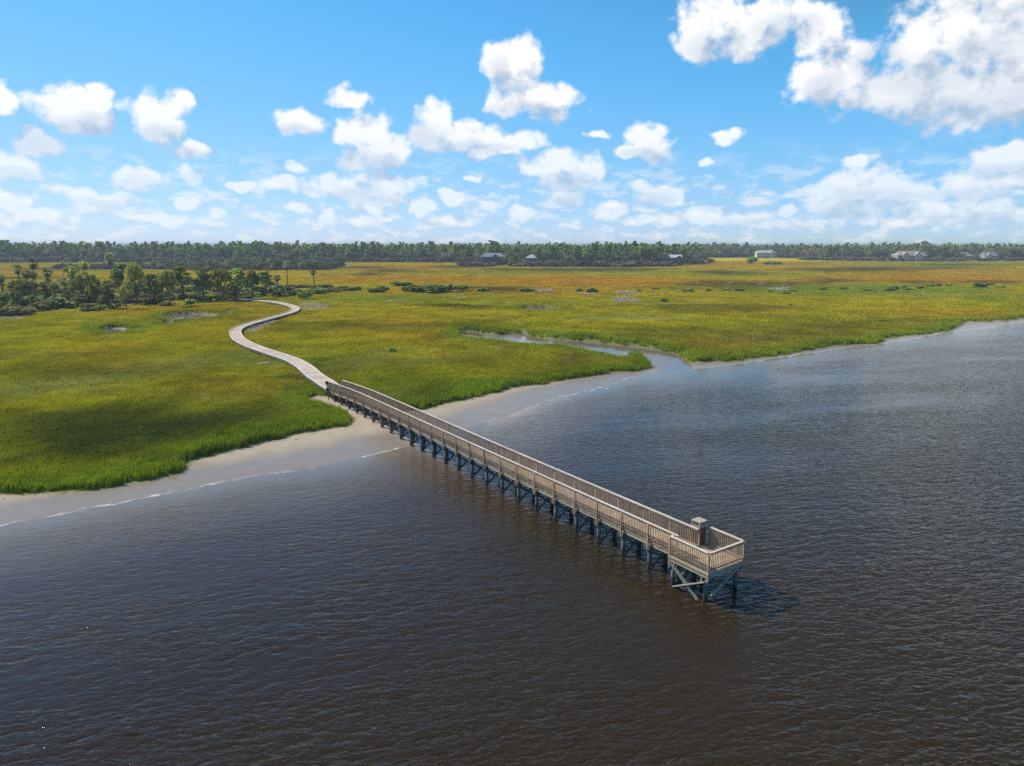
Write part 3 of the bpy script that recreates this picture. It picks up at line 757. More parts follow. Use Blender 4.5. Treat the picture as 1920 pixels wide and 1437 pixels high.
for z in (1.17, 1.25, 1.33):
    MB().box((0, -0.27, z), (0.486, 0.035, 0.022), None).build('louvre', M_GREY, pil)
MB().box((0.285, 0, 1.245), (0.03, 0.486, 0.245)).build('cap_panel', M_GREY, pil)
MB().box((0, 0.285, 1.245), (0.486, 0.03, 0.245)).build('cap_panel', M_GREY, pil)
MB().box((-0.285, 0, 1.245), (0.03, 0.486, 0.245)).build('cap_panel', M_GREY, pil)
MB().box((0, 0, 1.40), (0.66, 0.66, 0.055)).build('cap_lid', M_SLAB, pil)

# small black bin post where boardwalk and pier meet
bw_ = pw(-0.25, -0.15)
binp = empty('bin_post', (bw_[0], bw_[1], gz(*bw_)), 0.4)
tag(binp, 'small black post with a box and white plate where boardwalk meets pier', 'post')
M_BLACK = flat_mat('black_painted_metal', (0.02, 0.02, 0.022), 0.4, 0.5); M_WHITE = flat_mat('white_plate_paint', (0.72, 0.72, 0.70), 0.5)
h0 = 1.70 - gz(*bw_)
MB().box((0, 0, (h0 + 1.1) / 2 - 0.2), (0.09, 0.09, h0 + 1.4)).build('post', M_BLACK, binp)
MB().box((-0.12, -0.12, h0 + 0.95), (0.30, 0.30, 0.32)).build('box', M_BLACK, binp)
MB().box((-0.12, -0.12, h0 + 1.125), (0.34, 0.34, 0.03)).build('lid', M_BLACK, binp)
MB().box((-0.05, -0.07, h0 + 0.55), (0.22, 0.025, 0.38)).build('plate', M_WHITE, binp)
MB().box((-0.08, -0.08, h0 + 0.12), (0.26, 0.24, 0.42)).build('box', M_BLACK, binp)

# ------------------------------------------------------------------ winding boardwalk
st = pw(0.0, 0.8)
CTR = np.array([st + U * 0.0, (-24.2, 89.4), (-27.2, 95.0), (-30.4, 101.6), (-33.8, 107.4), (-37.8, 112.7), (-42.3, 118.4), (-47.0, 124.8), (-51.5, 132.1), (-55.2, 140.0),
                (-57.9, 147.3), (-59.1, 154.2), (-59.3, 162.0), (-58.9, 171.4), (-58.5, 182.0), (-59.1, 191.5), (-61.4, 199.8), (-65.2, 207.6), (-70.5, 215.8), (-77.7, 224.0), (-86.0, 231.6), (-93.5, 236.5)])
PX = [CTR[0] + U * 3]; PX = np.vstack([PX, CTR, [2 * CTR[-1] - CTR[-2]]])
fine = []
for i in range(1, len(PX) - 2):
    a, b, c, d = PX[i - 1:i + 3]
    for t in np.linspace(0, 1, 60, endpoint=False):
        fine.append(0.5 * (2 * b + (c - a) * t + (2 * a - 5 * b + 4 * c - d) * t ** 2 + (-a + 3 * b - 3 * c + d) * t ** 3))
fine = np.array(fine); arc = np.concatenate([[0], np.cumsum(np.linalg.norm(np.diff(fine, axis=0), axis=1))]); BL = arc[-1]


def bw(s):
    c = np.array([np.interp(s, arc, fine[:, 0]), np.interp(s, arc, fine[:, 1])])
    q = np.array([np.interp(s + .2, arc, fine[:, 0]), np.interp(s + .2, arc, fine[:, 1])]) - np.array([np.interp(s - .2, arc, fine[:, 0]), np.interp(s - .2, arc, fine[:, 1])])
    t = q / np.linalg.norm(q); return c, t, np.array([t[1], -t[0]])          # centre, tangent, right hand side


def bwz(s): return float(np.interp(s, [0, 3, 10, BL - 25, BL], [1.70, 1.60, 1.48, 1.40, 1.15]))
def bww(s): return float(np.interp(s, [0, 5], [0.86, 1.08]))


walk = empty('boardwalk', (st[0], st[1], 0)); tag(walk, 'pale winding boardwalk with low edge boards curving across the marsh', 'boardwalk')
o2 = np.array([st[0], st[1], 0]); mb_pl = MB(); s = 0.08
while s < BL - 0.3:
    c, t, r = bw(s); h = bww(s); z = bwz(s)
    mb_pl.box(np.array([c[0], c[1], z - 0.02 + random.uniform(-.004, .004)]) - o2, (0.138, 2 * h, 0.04), (np.array([*t, 0]), np.array([-r[0], -r[1], 0]), np.array([0, 0, 1]))); s += 0.148
planks = mb_pl.build('deck_planks', M_WALK, walk); tag(planks, kind='stuff')
pa = planks.data.attributes.new('tone', 'FLOAT', 'FACE'); nfp = len(planks.data.polygons)
tone = np.repeat(rng.uniform(0.80, 1.12, nfp // 6) * (1 + 0.16 * noise2(np.arange(nfp // 6) / 9.0, 0, 4, 2)), 6); pa.data.foreach_set('value', tone.astype(np.float32))
T = NT(M_WALK.node_tree); pb = next(n for n in M_WALK.node_tree.nodes if n.type == 'BSDF_PRINCIPLED'); src = pb.inputs['Base Color'].links[0].from_socket
sc1 = T.vm('SCALE', src); T.l(T.n('ShaderNodeAttribute', attribute_name='tone').outputs['Fac'], sc1.node.inputs['Scale']); T.l(sc1, pb.inputs['Base Color'])
nseg = int(BL / 2.4)
for k in range(nseg):
    sa, sb = k * BL / nseg, (k + 1) * BL / nseg - 0.02
    for side in (-1, 1):
        curb, skirt = MB(), MB()
        for q in range(3):
            s0, s1 = sa + (sb - sa) * q / 3, sa + (sb - sa) * (q + 1) / 3
            (c0, t0, r0), (c1, t1, r1) = bw(s0), bw(s1)
            e0 = np.array([*(c0 + r0 * side * (bww(s0) + .0)), bwz(s0)]) - o2; e1 = np.array([*(c1 + r1 * side * (bww(s1) + .0)), bwz(s1)]) - o2
            curb.bar(e0 + (0, 0, 0.075), e1 + (0, 0, 0.075), 0.13, 0.13); skirt.bar(e0 + (0, 0, -0.20), e1 + (0, 0, -0.20), 0.05, 0.30)
        curb.build('edge_board', M_EDGE, walk); skirt.build('rim_beam', M_PILE, walk)
    c, t, r = bw((sa + sb) / 2)
    if (sa + sb) / 2 > 4:
        for side in (-1, 1):
            p = c + r * side * (bww(sa) - 0.22); zb = gz(*p) - 0.4
            MB().tube([(*(p - st), zb), (*(p - st), bwz(sa) - 0.22)], [0.11, 0.11], 7).build('pile', M_PILE, walk)

# ------------------------------------------------------------------ marsh grass
proto_col = bpy.data.collections.new('grass_tufts')                 # not linked to the scene: only instanced


def grass_mat():
    m, T, out = new_mat('marsh_grass_blades')
    a = T.n('ShaderNodeAttribute', attribute_type='INSTANCER', attribute_name='tint')
    tcz = T.n('ShaderNodeSeparateXYZ'); T.l(T.n('ShaderNodeTexCoord').outputs['Object'], tcz.inputs[0])
    oi = T.n('ShaderNodeObjectInfo')
    col = T.vm('SCALE', a.outputs['Vector']); T.l(T.math('ADD', 0.90, T.math('MULTIPLY', oi.outputs['Random'], 0.3)), col.node.inputs['Scale'])
    d = T.n('ShaderNodeBsdfDiffuse'); t = T.n('ShaderNodeBsdfTranslucent'); T.l(col, d.inputs[0]); T.l(T.vm('MULTIPLY', col, (1.1, 1.15, 0.6)), t.inputs[0])
    ms = T.n('ShaderNodeMixShader'); ms.inputs[0].default_value = 0.3
    T.l(d.outputs[0], ms.inputs[1]); T.l(t.outputs[0], ms.inputs[2]); T.l(ms.outputs[0], out.inputs[0])
    return m


M_GRASS = grass_mat()
for k in range(5):
    n = 46; r_ = np.random.default_rng(100 + k); Vv = []; Ff = []
    for i in range(n):
        a = r_.uniform(0, 2 * math.pi); rad = math.sqrt(r_.uniform(0, 1)) * 0.55; b = np.array([math.cos(a) * rad, math.sin(a) * rad, -0.05])
        h = r_.uniform(0.45, 1.05); la = r_.uniform(0, 2 * math.pi); lean = r_.uniform(0.05, 0.42) * h; L = np.array([math.cos(la), math.sin(la), 0])
        wd = r_.uniform(0.022, 0.05); wa = r_.uniform(0, math.pi); Wv = np.array([math.cos(wa), math.sin(wa), 0]) * wd
        m_ = b + L * lean * 0.4 + (0, 0, h * 0.62); tip = b + L * lean * 1.3 + (0, 0, h)
        j = len(Vv); Vv += [b - Wv, b + Wv, m_ + Wv * .8, m_ - Wv * .8, tip]; Ff += [(j, j + 1, j + 2, j + 3), (j + 3, j + 2, j + 4)]
    m = bpy.data.meshes.new('grass_tuft'); m.from_pydata([tuple(v) for v in Vv], [], Ff); m.materials.append(M_GRASS)
    proto_col.objects.link(bpy.data.objects.new('grass_tuft', m))


def scatter(name, coll, pos, scale, rotz, idx, tint=None):
    """one object whose points carry instances from a collection (geometry nodes)"""
    m = bpy.data.meshes.new(name); m.vertices.add(len(pos)); m.vertices.foreach_set('co', pos.astype(np.float32).ravel()); m.update()
    attr(m, 'isc', scale, 'FLOAT_VECTOR'); attr(m, 'irz', rotz)
    a = m.attributes.new('iid', 'INT', 'POINT'); a.data.foreach_set('value', idx.astype(np.int32))
    if tint is not None: attr(m, 'tint', tint, 'FLOAT_VECTOR')
    o = place(name, m)
    g = bpy.data.node_groups.new(name + '_scatter', 'GeometryNodeTree')
    g.interface.new_socket('Geometry', in_out='INPUT', socket_type='NodeSocketGeometry'); g.interface.new_socket('Geometry', in_out='OUTPUT', socket_type='NodeSocketGeometry')
    N = g.nodes.new; L = g.links.new
    gi, go = N('NodeGroupInput'), N('NodeGroupOutput'); ip = N('GeometryNodeInstanceOnPoints'); ci = N('GeometryNodeCollectionInfo')
    ci.inputs['Collection'].default_value = coll; ci.inputs['Separate Children'].default_value = True; ci.inputs['Reset Children'].default_value = True
    def na(n, t): x = N('GeometryNodeInputNamedAttribute'); x.data_type = t; x.inputs['Name'].default_value = n; return x.outputs[0]
    L(gi.outputs[0], ip.inputs['Points']); L(ci.outputs[0], ip.inputs['Instance']); ip.inputs['Pick Instance'].default_value = True
    L(na('iid', 'INT'), ip.inputs['Instance Index']); L(na('isc', 'FLOAT_VECTOR'), ip.inputs['Scale'])
    cx = N('ShaderNodeCombineXYZ'); L(na('irz', 'FLOAT'), cx.inputs[2]); L(cx.outputs[0], ip.inputs['Rotation'])
    L(ip.outputs[0], go.inputs[0])
    md = o.modifiers.new('scatter', 'NODES'); md.node_group = g
    return o


HAM_FRONT = [(-40, 600), (0, 597), (100, 589), (180, 584), (260, 579), (340, 575), (430, 571), (470, 563), (545, 557), (625, 551)]
HAM_BACK = [(640, 541), (560, 536), (450, 538), (300, 541), (150, 546), (0, 556), (-60, 560)]
HAM = plan(HAM_FRONT + HAM_BACK, 0.6)
WRACK = [plan([(556, 572), (575, 567), (600, 569), (624, 574), (622, 583), (600, 584), (575, 586), (560, 582)], .6), plan([(468, 610), (490, 606), (522, 604), (505, 615), (490, 620), (470, 630), (458, 628)], .6),
         plan([(0, 597), (50, 595), (46, 601), (0, 603)], .6), plan([(1148, 560), (1190, 558), (1200, 563), (1200, 569), (1152, 570)], .6), plan([(1090, 551), (1120, 552), (1118, 555), (1092, 554)], .6),
         plan([(720, 566), (760, 565), (758, 568), (722, 568)], .6), plan([(850, 559.5), (872, 559.5), (872, 561.5), (850, 561.5)], .6), plan([(1152, 548), (1195, 548), (1190, 552), (1154, 552)], .6),
         plan([(1002, 545), (1040, 545), (1036, 549), (1004, 549)], .6), plan([(1440, 543), (1480, 541), (1478, 546), (1442, 547)], .6), plan([(645, 498.5), (665, 500), (662, 501.5), (645, 500)], .6)]

pts = []
for (y0, y1, sp, hh) in [(44, 62, .34, 0.80), (62, 85, .42, 0.80), (85, 115, .56, 0.80), (115, 165, .85, 0.82), (165, 250, 1.4, 0.78), (250, 400, 2.5, 0.66), (400, 800, 4.6, 0.6)]:
    gx, gy = np.meshgrid(np.arange(-0.80 * y1 - 12, 0.80 * y1 + 12, sp), np.arange(y0, y1, sp))
    gx = (gx + rng.uniform(-.6, .6, gx.shape) * sp).ravel(); gy = (gy + rng.uniform(-.6, .6, gy.shape) * sp).ravel()
    k = np.abs(gx) < 0.80 * gy + 12; gx, gy = gx[k], gy[k]
    pts.append(np.stack([gx, gy, np.full(len(gx), sp), np.full(len(gx), hh)], 1))
pts = np.concatenate(pts)
gzv, ggv, _ = terrain(pts[:, 0], pts[:, 1])
keep = (ggv > 0.0)
for P in WRACK: keep &= sd_poly(pts[:, 0], pts[:, 1], P) < 0.0 - 0 * pts[:, 0] + 0.5
keep &= (sd_poly(pts[:, 0], pts[:, 1], HAM) < 4) | (rng.uniform(size=len(pts)) < 0.25)
bd = seg_dist(pts[:, 0], pts[:, 1], fine[::12]); keep &= bd > 0.75
keep &= ~((np.abs((pts[:, :2] - P0) @ V - 0.8) < 0.9) & ((pts[:, :2] - P0) @ U > -1))
pts, gzv, ggv = pts[keep], gzv[keep], ggv[keep]
tint = marsh_colour(pts[:, 0], pts[:, 1], ggv)
sp = pts[:, 2]; hgt = pts[:, 3] * rng.uniform(0.7, 1.15, len(pts)) * (0.78 + 0.25 * noise2(pts[:, 0], pts[:, 1], 61, 3, 9.0) + 0.34 * noise2(pts[:, 0], pts[:, 1], 63, 3, 4.5)) * (0.75 + 0.45 * sm(-ggv, -6, -1))
hgt = np.where(bd[keep] < 2.2, np.minimum(hgt, 0.55), hgt)
wdt = sp * 1.55 * rng.uniform(0.85, 1.2, len(pts))
go_ = scatter('marsh_grass', proto_col, np.stack([pts[:, 0], pts[:, 1], gzv], 1), np.stack([wdt, wdt, hgt], 1), rng.uniform(0, 6.28, len(pts)), rng.integers(0, 5, len(pts)), tint)
tag(go_, 'yellow green and orange salt marsh grass covering the flats', 'grass', kind='stuff')
print('grass tufts', len(pts))

# ------------------------------------------------------------------ foam, driftwood
M_FOAM = flat_mat('sea_foam', (0.66, 0.65, 0.62), 0.9, 0.1, 0.1, 8)
fm = MB(); arcw = np.concatenate([[0], np.cumsum(np.linalg.norm(np.diff(WL, axis=0), axis=1))])


def foam_run(s0, s1, n, lmax, wmax, off, spread):
    for _ in range(n):
        s = random.uniform(s0, s1); L = random.uniform(0.2, 1) ** 1.5 * lmax; w = random.uniform(.25, 1) * wmax; o = off + random.gauss(0, spread)
        k = 7; top, bot = [], []
        for i in range(k):
            q = s + L * (i / (k - 1) - .5); x = np.interp(q, arcw, WL[:, 0]); y = np.interp(q, arcw, WL[:, 1])
            x2 = np.interp(q + .4, arcw, WL[:, 0]); y2 = np.interp(q + .4, arcw, WL[:, 1]); t = np.array([x2 - x, y2 - y]); t /= np.linalg.norm(t) + 1e-9; nn = np.array([-t[1], t[0]])
            wob = float(noise2(q / 3.0, 0.5, 71, 2)) * 0.55; hw = w * math.sin(math.pi * (i + .25) / (k - .5)) * random.uniform(.5, 1.1) / 2
            top.append((x + nn[0] * (o + wob + hw), y + nn[1] * (o + wob + hw), 0.03)); bot.append((x + nn[0] * (o + wob - hw), y + nn[1] * (o + wob - hw), 0.025))
        fm.add(top + bot, [(k + i, k + i + 1, i + 1, i) for i in range(k - 1)])


sx = lambda px: float(np.interp(px, [p[0] for p in WL_PX], arcw))
foam_run(sx(0), sx(420), 60, 1.7, .12, -0.1, .14); foam_run(sx(380), sx(590), 22, 1.3, .10, -0.1, .14); foam_run(sx(670), sx(745), 24, 1.8, .14, -0.1, .10)
foam_run(sx(0), sx(740), 70, 0.7, .10, 0.3, .35); foam_run(sx(900), sx(1010), 16, 1.2, .16, -.1, .3); foam_run(sx(1020), sx(1200), 38, 2.2, .30, -.1, .35)
foam_run(sx(1400), sx(1640), 60, 3.0, .16, -.2, .12); foam_run(sx(1640), sx(1920), 110, 5.0, .26, -.3, .15)
tag(fm.build('foam', M_FOAM), 'thin white foam line where ripples meet the beach', 'foam', kind='stuff')

dw = MB()
for P in WRACK:
    lo, hi = P.min(0), P.max(0); area = np.prod(hi - lo); n = int(min(500, 40 + area * 2.2)); q = rng.uniform(lo, hi, (n, 2)); q = q[sd_poly(q[:, 0], q[:, 1], P) > 0]
    zz = terrain(q[:, 0], q[:, 1])[0]; big = max(1.0, q[:, 1].mean() / 200) if len(q) else 1
    for (x, y), z in zip(q, zz):
        a = random.gauss(0.1, 0.6); L = random.uniform(0.3, 1.4) * big; w = random.uniform(.05, .18) * big; zt = z + random.uniform(.05, .35)
        dw.bar((x - math.cos(a) * L / 2, y - math.sin(a) * L / 2, zt), (x + math.cos(a) * L / 2, y + math.sin(a) * L / 2, zt + random.uniform(-.12, .12)), w, w * .5)
tag(dw.build('driftwood_wrack', M_DRIFT), 'bleached driftwood and dead reed wrack lying in patches on the marsh', 'driftwood', kind='stuff')
db = MB(); q = rng.uniform((-70, 36), (120, 175), (60000, 2)); zq, gq, _ = terrain(q[:, 0], q[:, 1]); k = (gq < -0.1) & (gq > -3.5) & (zq > 0.12) & (rng.uniform(size=len(q)) < np.exp(gq * 0.9)); q, zq = q[k][:2600], zq[k][:2600]
for (x, y), z in zip(q, zq):
    a = random.uniform(0, 3.14); L = random.choice((.06, .08, .10, .14, .30)) * random.uniform(.7, 1.4); w = min(L * .6, random.uniform(.03, .09)); d = np.array([math.cos(a), math.sin(a), random.uniform(-.1, .1)]) * L / 2
    db.bar(np.array([x, y, z + .01]) - d, np.array([x, y, z + .02]) + d, w, .03)
do_ = db.build('beach_debris', M_DRIFT); do_.data.materials.append(M_BARK); do_.data.polygons.foreach_set('material_index', np.repeat(rng.integers(0, 2, len(q)), 6)); tag(do_, 'shells, reed stems and bits of wood strewn along the top of the beach', 'debris', kind='stuff')
lg = un(497, 688, 0.9); b = MB(); b.smooth = True
b.tube([(-1.2, .45, .1), (-.4, .15, .22), (.5, -.2, .3), (1.15, -.42, .38)], [.07, .10, .12, .11], 8); b.tube([(.6, -.2, .3), (.9, .2, .6)], [.07, .03], 5)
tag(b.build('fallen_log', M_DRIFT, loc=(lg[0], lg[1], gz(lg[0], lg[1]) + 0.35)), 'single bleached log lying on the grass left of the boardwalk', 'log')

# ------------------------------------------------------------------ trees
def leaf_cloud(mb, c, r, n, size, g, up=0.35, shell=0.35):
    """n leaf-sprig quads spread through an ellipsoid"""
    d = g.normal(size=(n, 3)); d /= np.linalg.norm(d, axis=1)[:, None]
    rad = g.uniform(0, 1, n) ** shell; Cc = np.asarray(c) + d * rad[:, None] * np.asarray(r)
    nn = d * 0.7 + g.normal(size=(n, 3)) * 0.7 + (0, 0, up); nn /= np.linalg.norm(nn, axis=1)[:, None]
    a = np.cross(nn, g.normal(size=(n, 3))); a /= np.linalg.norm(a, axis=1)[:, None]; b = np.cross(nn, a)
    s = size * g.uniform(.55, 1.3, n)[:, None]
    mb.quads(Cc, a * s, b * s * g.uniform(.45, .8, n)[:, None])


def limb(mb, p, q, r0, r1, g, n=5):
    p, q = np.array(p, float), np.array(q, float); m = (p + q) / 2 + g.normal(size=3) * np.linalg.norm(q - p) * 0.08
    mb.tube([p, m, q], [r0, (r0 + r1) / 2, r1], n, cap=False)


def broad_tree(seed, h, spread, nclump, nleaf, size, flat=0.6, mat=None, base=0.3):
    g = np.random.default_rng(seed); tr = MB(); tr.smooth = True; cr = MB()
    f = h * 0.42; tr.tube([(0, 0, -.5), (g.normal() * .08, g.normal() * .08, f * .5), (g.normal() * .15, g.normal() * .15, f)], [h * .034, h * .027, h * .02], 7)
    for k in range(nclump):
        a = 2 * math.pi * k / nclump * 2.4 + g.uniform(-.4, .4); t = g.uniform(0, 1); rr = spread * (0.25 + 0.75 * math.sqrt(g.uniform(0, 1))) * (1 - 0.45 * t)
        c = np.array([math.cos(a) * rr, math.sin(a) * rr, h * (base + .18 + (.82 - base - .10) * t)])
        limb(tr, (0, 0, f * g.uniform(.6, 1)), c, h * .014, h * .004, g)
        s = spread * g.uniform(.30, .52); leaf_cloud(cr, c, (s, s, s * flat), nleaf, size, g)
    return tr, cr


def pine_tree(seed, h, nclump, nleaf, size):
    g = np.random.default_rng(seed); tr = MB(); tr.smooth = True; cr = MB()
    tr.tube([(0, 0, -.5), (g.normal() * .2, g.normal() * .2, h * .5), (g.normal() * .3, g.normal() * .3, h * .95)], [h * .016, h * .012, h * .004], 6)
    for k in range(nclump):
        t = (k + g.uniform(0, 1)) / nclump; z = h * (.52 + .46 * t); rr = h * .15 * (1.05 - .65 * t) * g.uniform(.4, 1.1); a = g.uniform(0, 6.28)
        c = np.array([math.cos(a) * rr, math.sin(a) * rr, z]); limb(tr, (0, 0, z - h * .05), c, h * .004, h * .0015, g, 4)
        s = h * .062 * g.uniform(.7, 1.3); leaf_cloud(cr, c, (s, s, s * .6), nleaf, size, g)
    return tr, cr


def palm_tree(seed, h, crown_r=1.5, skirt=12):
    g = np.random.default_rng(seed); tr = MB(); tr.smooth = True; cr = MB(); dd = MB()
    lean = g.normal(size=2) * h * .03; top = np.array([lean[0], lean[1], h])
    tr.tube([(0, 0, -.5), (lean[0] * .2, lean[1] * .2, h * .35), (lean[0] * .6, lean[1] * .6, h * .7), top], [.24, .19, .18, .20], 8)
    def frond(mb, az, elv, L, fan, droop):
        d = np.array([math.cos(az) * math.cos(elv), math.sin(az) * math.cos(elv), math.sin(elv)]); side = np.array([-math.sin(az), math.cos(az), 0]); upv = np.cross(d, side) * -1
        p = top + d * L * .50
        mb.quads(np.array([(top + p) / 2]), np.array([(p - top) / 2]), np.array([side * .02]))
        C_, A_, B_ = [], [], []
        for j in np.linspace(-1.25, 1.25, 9):
            q = d * math.cos(j) + side * math.sin(j); e = p + q * fan * (1 - .18 * abs(j)) + np.array([0, 0, -droop * fan * (0.35 + .3 * abs(j))]); mid = (p + e) / 2 + (0, 0, .05 * fan)
            C_.append((p + mid) / 2); A_.append((mid - p) / 2); B_.append(np.cross(mid - p, upv) / np.linalg.norm(mid - p) * .07)
            C_.append((mid + e) / 2); A_.append((e - mid) / 2); B_.append(np.cross(e - mid, upv) / np.linalg.norm(e - mid) * .055)
        mb.quads(np.array(C_), np.array(A_), np.array(B_))
    for k in range(34): frond(cr, g.uniform(0, 6.28), g.uniform(-.55, 1.35), crown_r * g.uniform(.8, 1.1), crown_r * .62, g.uniform(.1, .7))
    for k in range(skirt): frond(dd, g.uniform(0, 6.28), g.uniform(-1.4, -.8), crown_r * .8, crown_r * .5, .8)
    return tr, cr, dd


def dead_tree(seed, h):
    g = np.random.default_rng(seed); tr = MB()
    def grow(p, d, L, r, lvl):
        q = p + d * L; tr.tube([p, (p + q) / 2 + g.normal(size=3) * L * .05, q], [r, r * .8, r * .6], 5, cap=False)
        if lvl:
            for _ in range(3 if lvl > 1 else 4):
                e = d * .6 + g.normal(size=3) * .55 + (0, 0, .12); e /= np.linalg.norm(e); grow(p + d * L * g.uniform(.55, 1), e, L * g.uniform(.5, .75), r * .55, lvl - 1)
    for _ in range(4):
        e = np.array([g.normal() * .6, g.normal() * .6, .8]); e /= np.linalg.norm(e); grow(np.array([0, 0, -.2]), e, h * .38, h * .03, 3)
    return tr


def meshes(parts, names, mats): return [(n, b.mesh(n, m)) for b, n, m in zip(parts, names, mats) if b.n]


OAKS = [meshes(broad_tree(10 + k, 8.0, 3.1, 13, 95, .26, mat=None), ('trunk', 'crown'), (M_BARK, M_OAK)) for k in range(4)]
CEDARS = [meshes(broad_tree(30 + k, 8.0, 2.0, 15, 80, .24, flat=.8, base=.12), ('trunk', 'crown'), (M_BARK, M_CEDAR)) for k in range(3)]
PINES = [meshes(pine_tree(50 + k, 12.0, 16, 60, .26), ('trunk', 'crown'), (M_BARK, M_PINE)) for k in range(2)]
PALMS = [meshes(palm_tree(70 + k, 8.0, 1.55, 6 + 5 * k), ('trunk', 'crown', 'dead_frond_skirt'), (M_PALMTRUNK, M_PALM, M_DEADFROND)) for k in range(4)]
SNAGS = [meshes((dead_tree(90 + k, 4.0),), ('branches',), (M_DRIFT,)) for k in range(3)]


def bush_mesh(seed, mat, nl=60, nclump=9, size=.11):
    g = np.random.default_rng(seed); cr = MB(); st_ = MB()
    for k in range(nclump):
        a = g.uniform(0, 6.28); rr = math.sqrt(g.uniform(0, 1)) * .36; c = np.array([math.cos(a) * rr, math.sin(a) * rr, g.uniform(.25, .72) * (1.1 - rr)])
        leaf_cloud(cr, c, (.2, .2, .22), nl, size, g); limb(st_, (g.normal() * .05, g.normal() * .05, -.12), c, .018, .006, g, 4)
    return [('stem', st_.mesh('stem', M_BARK)), ('foliage', cr.mesh('foliage', mat))]


BUSH = [bush_mesh(110 + k, M_SHRUB) for k in range(4)]
GBUSH = [bush_mesh(120 + k, M_GREYSHRUB) for k in range(3)]
DBUSH = [bush_mesh(140 + k, M_CEDAR, 80, 11, .10) for k in range(3)]
BBUSH = [bush_mesh(130 + k, M_BARE, 50, 8, .07) for k in range(2)]


def plant(name, proto, x, y, sc, label, cat, group, rz=None, z=None):
    o = empty(name, (x, y, gz(x, y) - 0.05 if z is None else z), random.uniform(0, 6.28) if rz is None else rz); o.scale = sc
    for n, m in proto: place(n, m, o)
    return tag(o, label, cat, group)


ORD = 'first second third fourth fifth sixth seventh eighth ninth tenth eleventh twelfth thirteenth fourteenth fifteenth sixteenth seventeenth eighteenth nineteenth twentieth'.split()
NTH = {}


def nth(key):
    NTH[key] = NTH.get(key, 0) + 1; return ORD[min(NTH[key], 20) - 1]


def at(px, py): p = un(px, py, 0.65); return p[0], p[1]


# named palms: px, base row, top row, crown factor, prototype, label
for (px, yb, yt, kf, pv, lab) in [
    (213, 548, 481, 1.25, 2, 'tallest palm, its dark round crown standing clear above the thicket'),
    (70, 553, 491, 1.05, 1, 'tall palm with ragged crown rising behind the leftmost palm clump'),
    (41, 556, 502, 1.15, 0, 'palm with green mop crown, left of the drooping brown palms'),
    (53, 557, 511, 1.2, 3, 'palm with thick brown skirt of hanging dead fronds, left palm clump'),
    (66, 556, 512, 1.05, 3, 'second skirted palm of the left clump, beside the brown one'),
    (92, 556, 509, 1.15, 2, 'rightmost palm of the left palm clump, wide crown'),
    (8, 566, 518, 1.1, 3, 'palm at the extreme left edge with reddish dead fronds'),
    (540, 546, 494, .95, 1, 'slender palm standing alone above the right end of the thicket'),
    (590, 539, 509, 1.1, 2, 'short bushy palm standing apart, farthest right of the palms'),
    (521, 556, 520, 1.0, 1, 'small palm at the right end of the thicket near the boardwalk'),
    (263, 520, 489, 1.2, 1, 'distant palm in front of the grey brush, right of the tallest palm'),
    (120, 520, 492, .9, 1, 'small distant palm on the marsh left of the big cedars')]:
    x, y = at(px, yb); H_ = (yb - yt) * math.hypot(y, 0) / F * 1.03; o = plant('cabbage_palm', PALMS[pv], x, y, (1, 1, 1), lab, 'palm', 'palms standing clear of the thicket')
    o.scale = (kf * 1.2, kf * 1.2, (H_ / 9.0))
# named trees of the thicket
for (px, yb, yt, wpx, kind, lab) in [
    (140, 566, 492, 46, 'C', 'biggest dark tree of the thicket, left of the tallest palm'), (158, 568, 497, 40, 'O', 'dark tree right beside the biggest tree of the thicket'),
    (237, 570, 499, 36, 'P', 'upright green pine just right of the tallest palm'), (258, 572, 500, 34, 'O', 'leafy tree two crowns right of the tallest palm'),
    (290, 570, 507, 34, 'C', 'rounded dark tree in mid thicket with bare trunk below'), (318, 576, 512, 34, 'O', 'tree with tall bare trunk at the front of mid thicket'),
    (345, 566, 503, 36, 'P', 'bright green pine in mid thicket'), (383, 566, 504, 40, 'C', 'broad dark tree near the end of the boardwalk'),
    (418, 566, 509, 38, 'O', 'spreading tree left of the boardwalk end'), (448, 564, 508, 34, 'P', 'green pine directly behind the boardwalk end'),
    (474, 562, 507, 34, 'C', 'dark tree right behind the boardwalk end'), (498, 558, 512, 30, 'P', 'last tall pine at the right of the thicket'),
    (183, 578, 528, 24, 'O', 'tree with dark bare trunk at the thicket front, below the big tree'), (205, 581, 536, 26, 'C', 'front row tree with slim trunk below the tallest palm'), (238, 582, 531, 24, 'O', 'front row tree with leaning trunk right of the tallest palm')]:
    x, y = at(px, yb); H_ = (yb - yt) * y / F * 1.05; w = wpx * y / F; pr, hh, ww = {'O': (OAKS[random.randrange(4)], 7.6, 7.2), 'C': (CEDARS[random.randrange(3)], 7.8, 4.9), 'P': (PINES[random.randrange(2)], 12.0, 3.9)}[kind]
    plant({'O': 'oak_tree', 'C': 'cedar_tree', 'P': 'pine_tree'}[kind], pr, x, y, (w / ww * 1.15, w / ww * 1.15, H_ / hh), lab, 'tree', 'trees of the marsh thicket')
# the rest of the thicket: trees nobody could tell apart, by stretch
front, back = np.array(HAM_FRONT, float), np.array(HAM_BACK[::-1], float)


def ham_point(px, t):
    yf = np.interp(px, front[:, 0], front[:, 1]); yb = np.interp(px, back[:, 0], back[:, 1])
    f, b = un(px, yf, .65), un(px, yb, .65); p = f + (b - f) * t; return p[0], p[1]


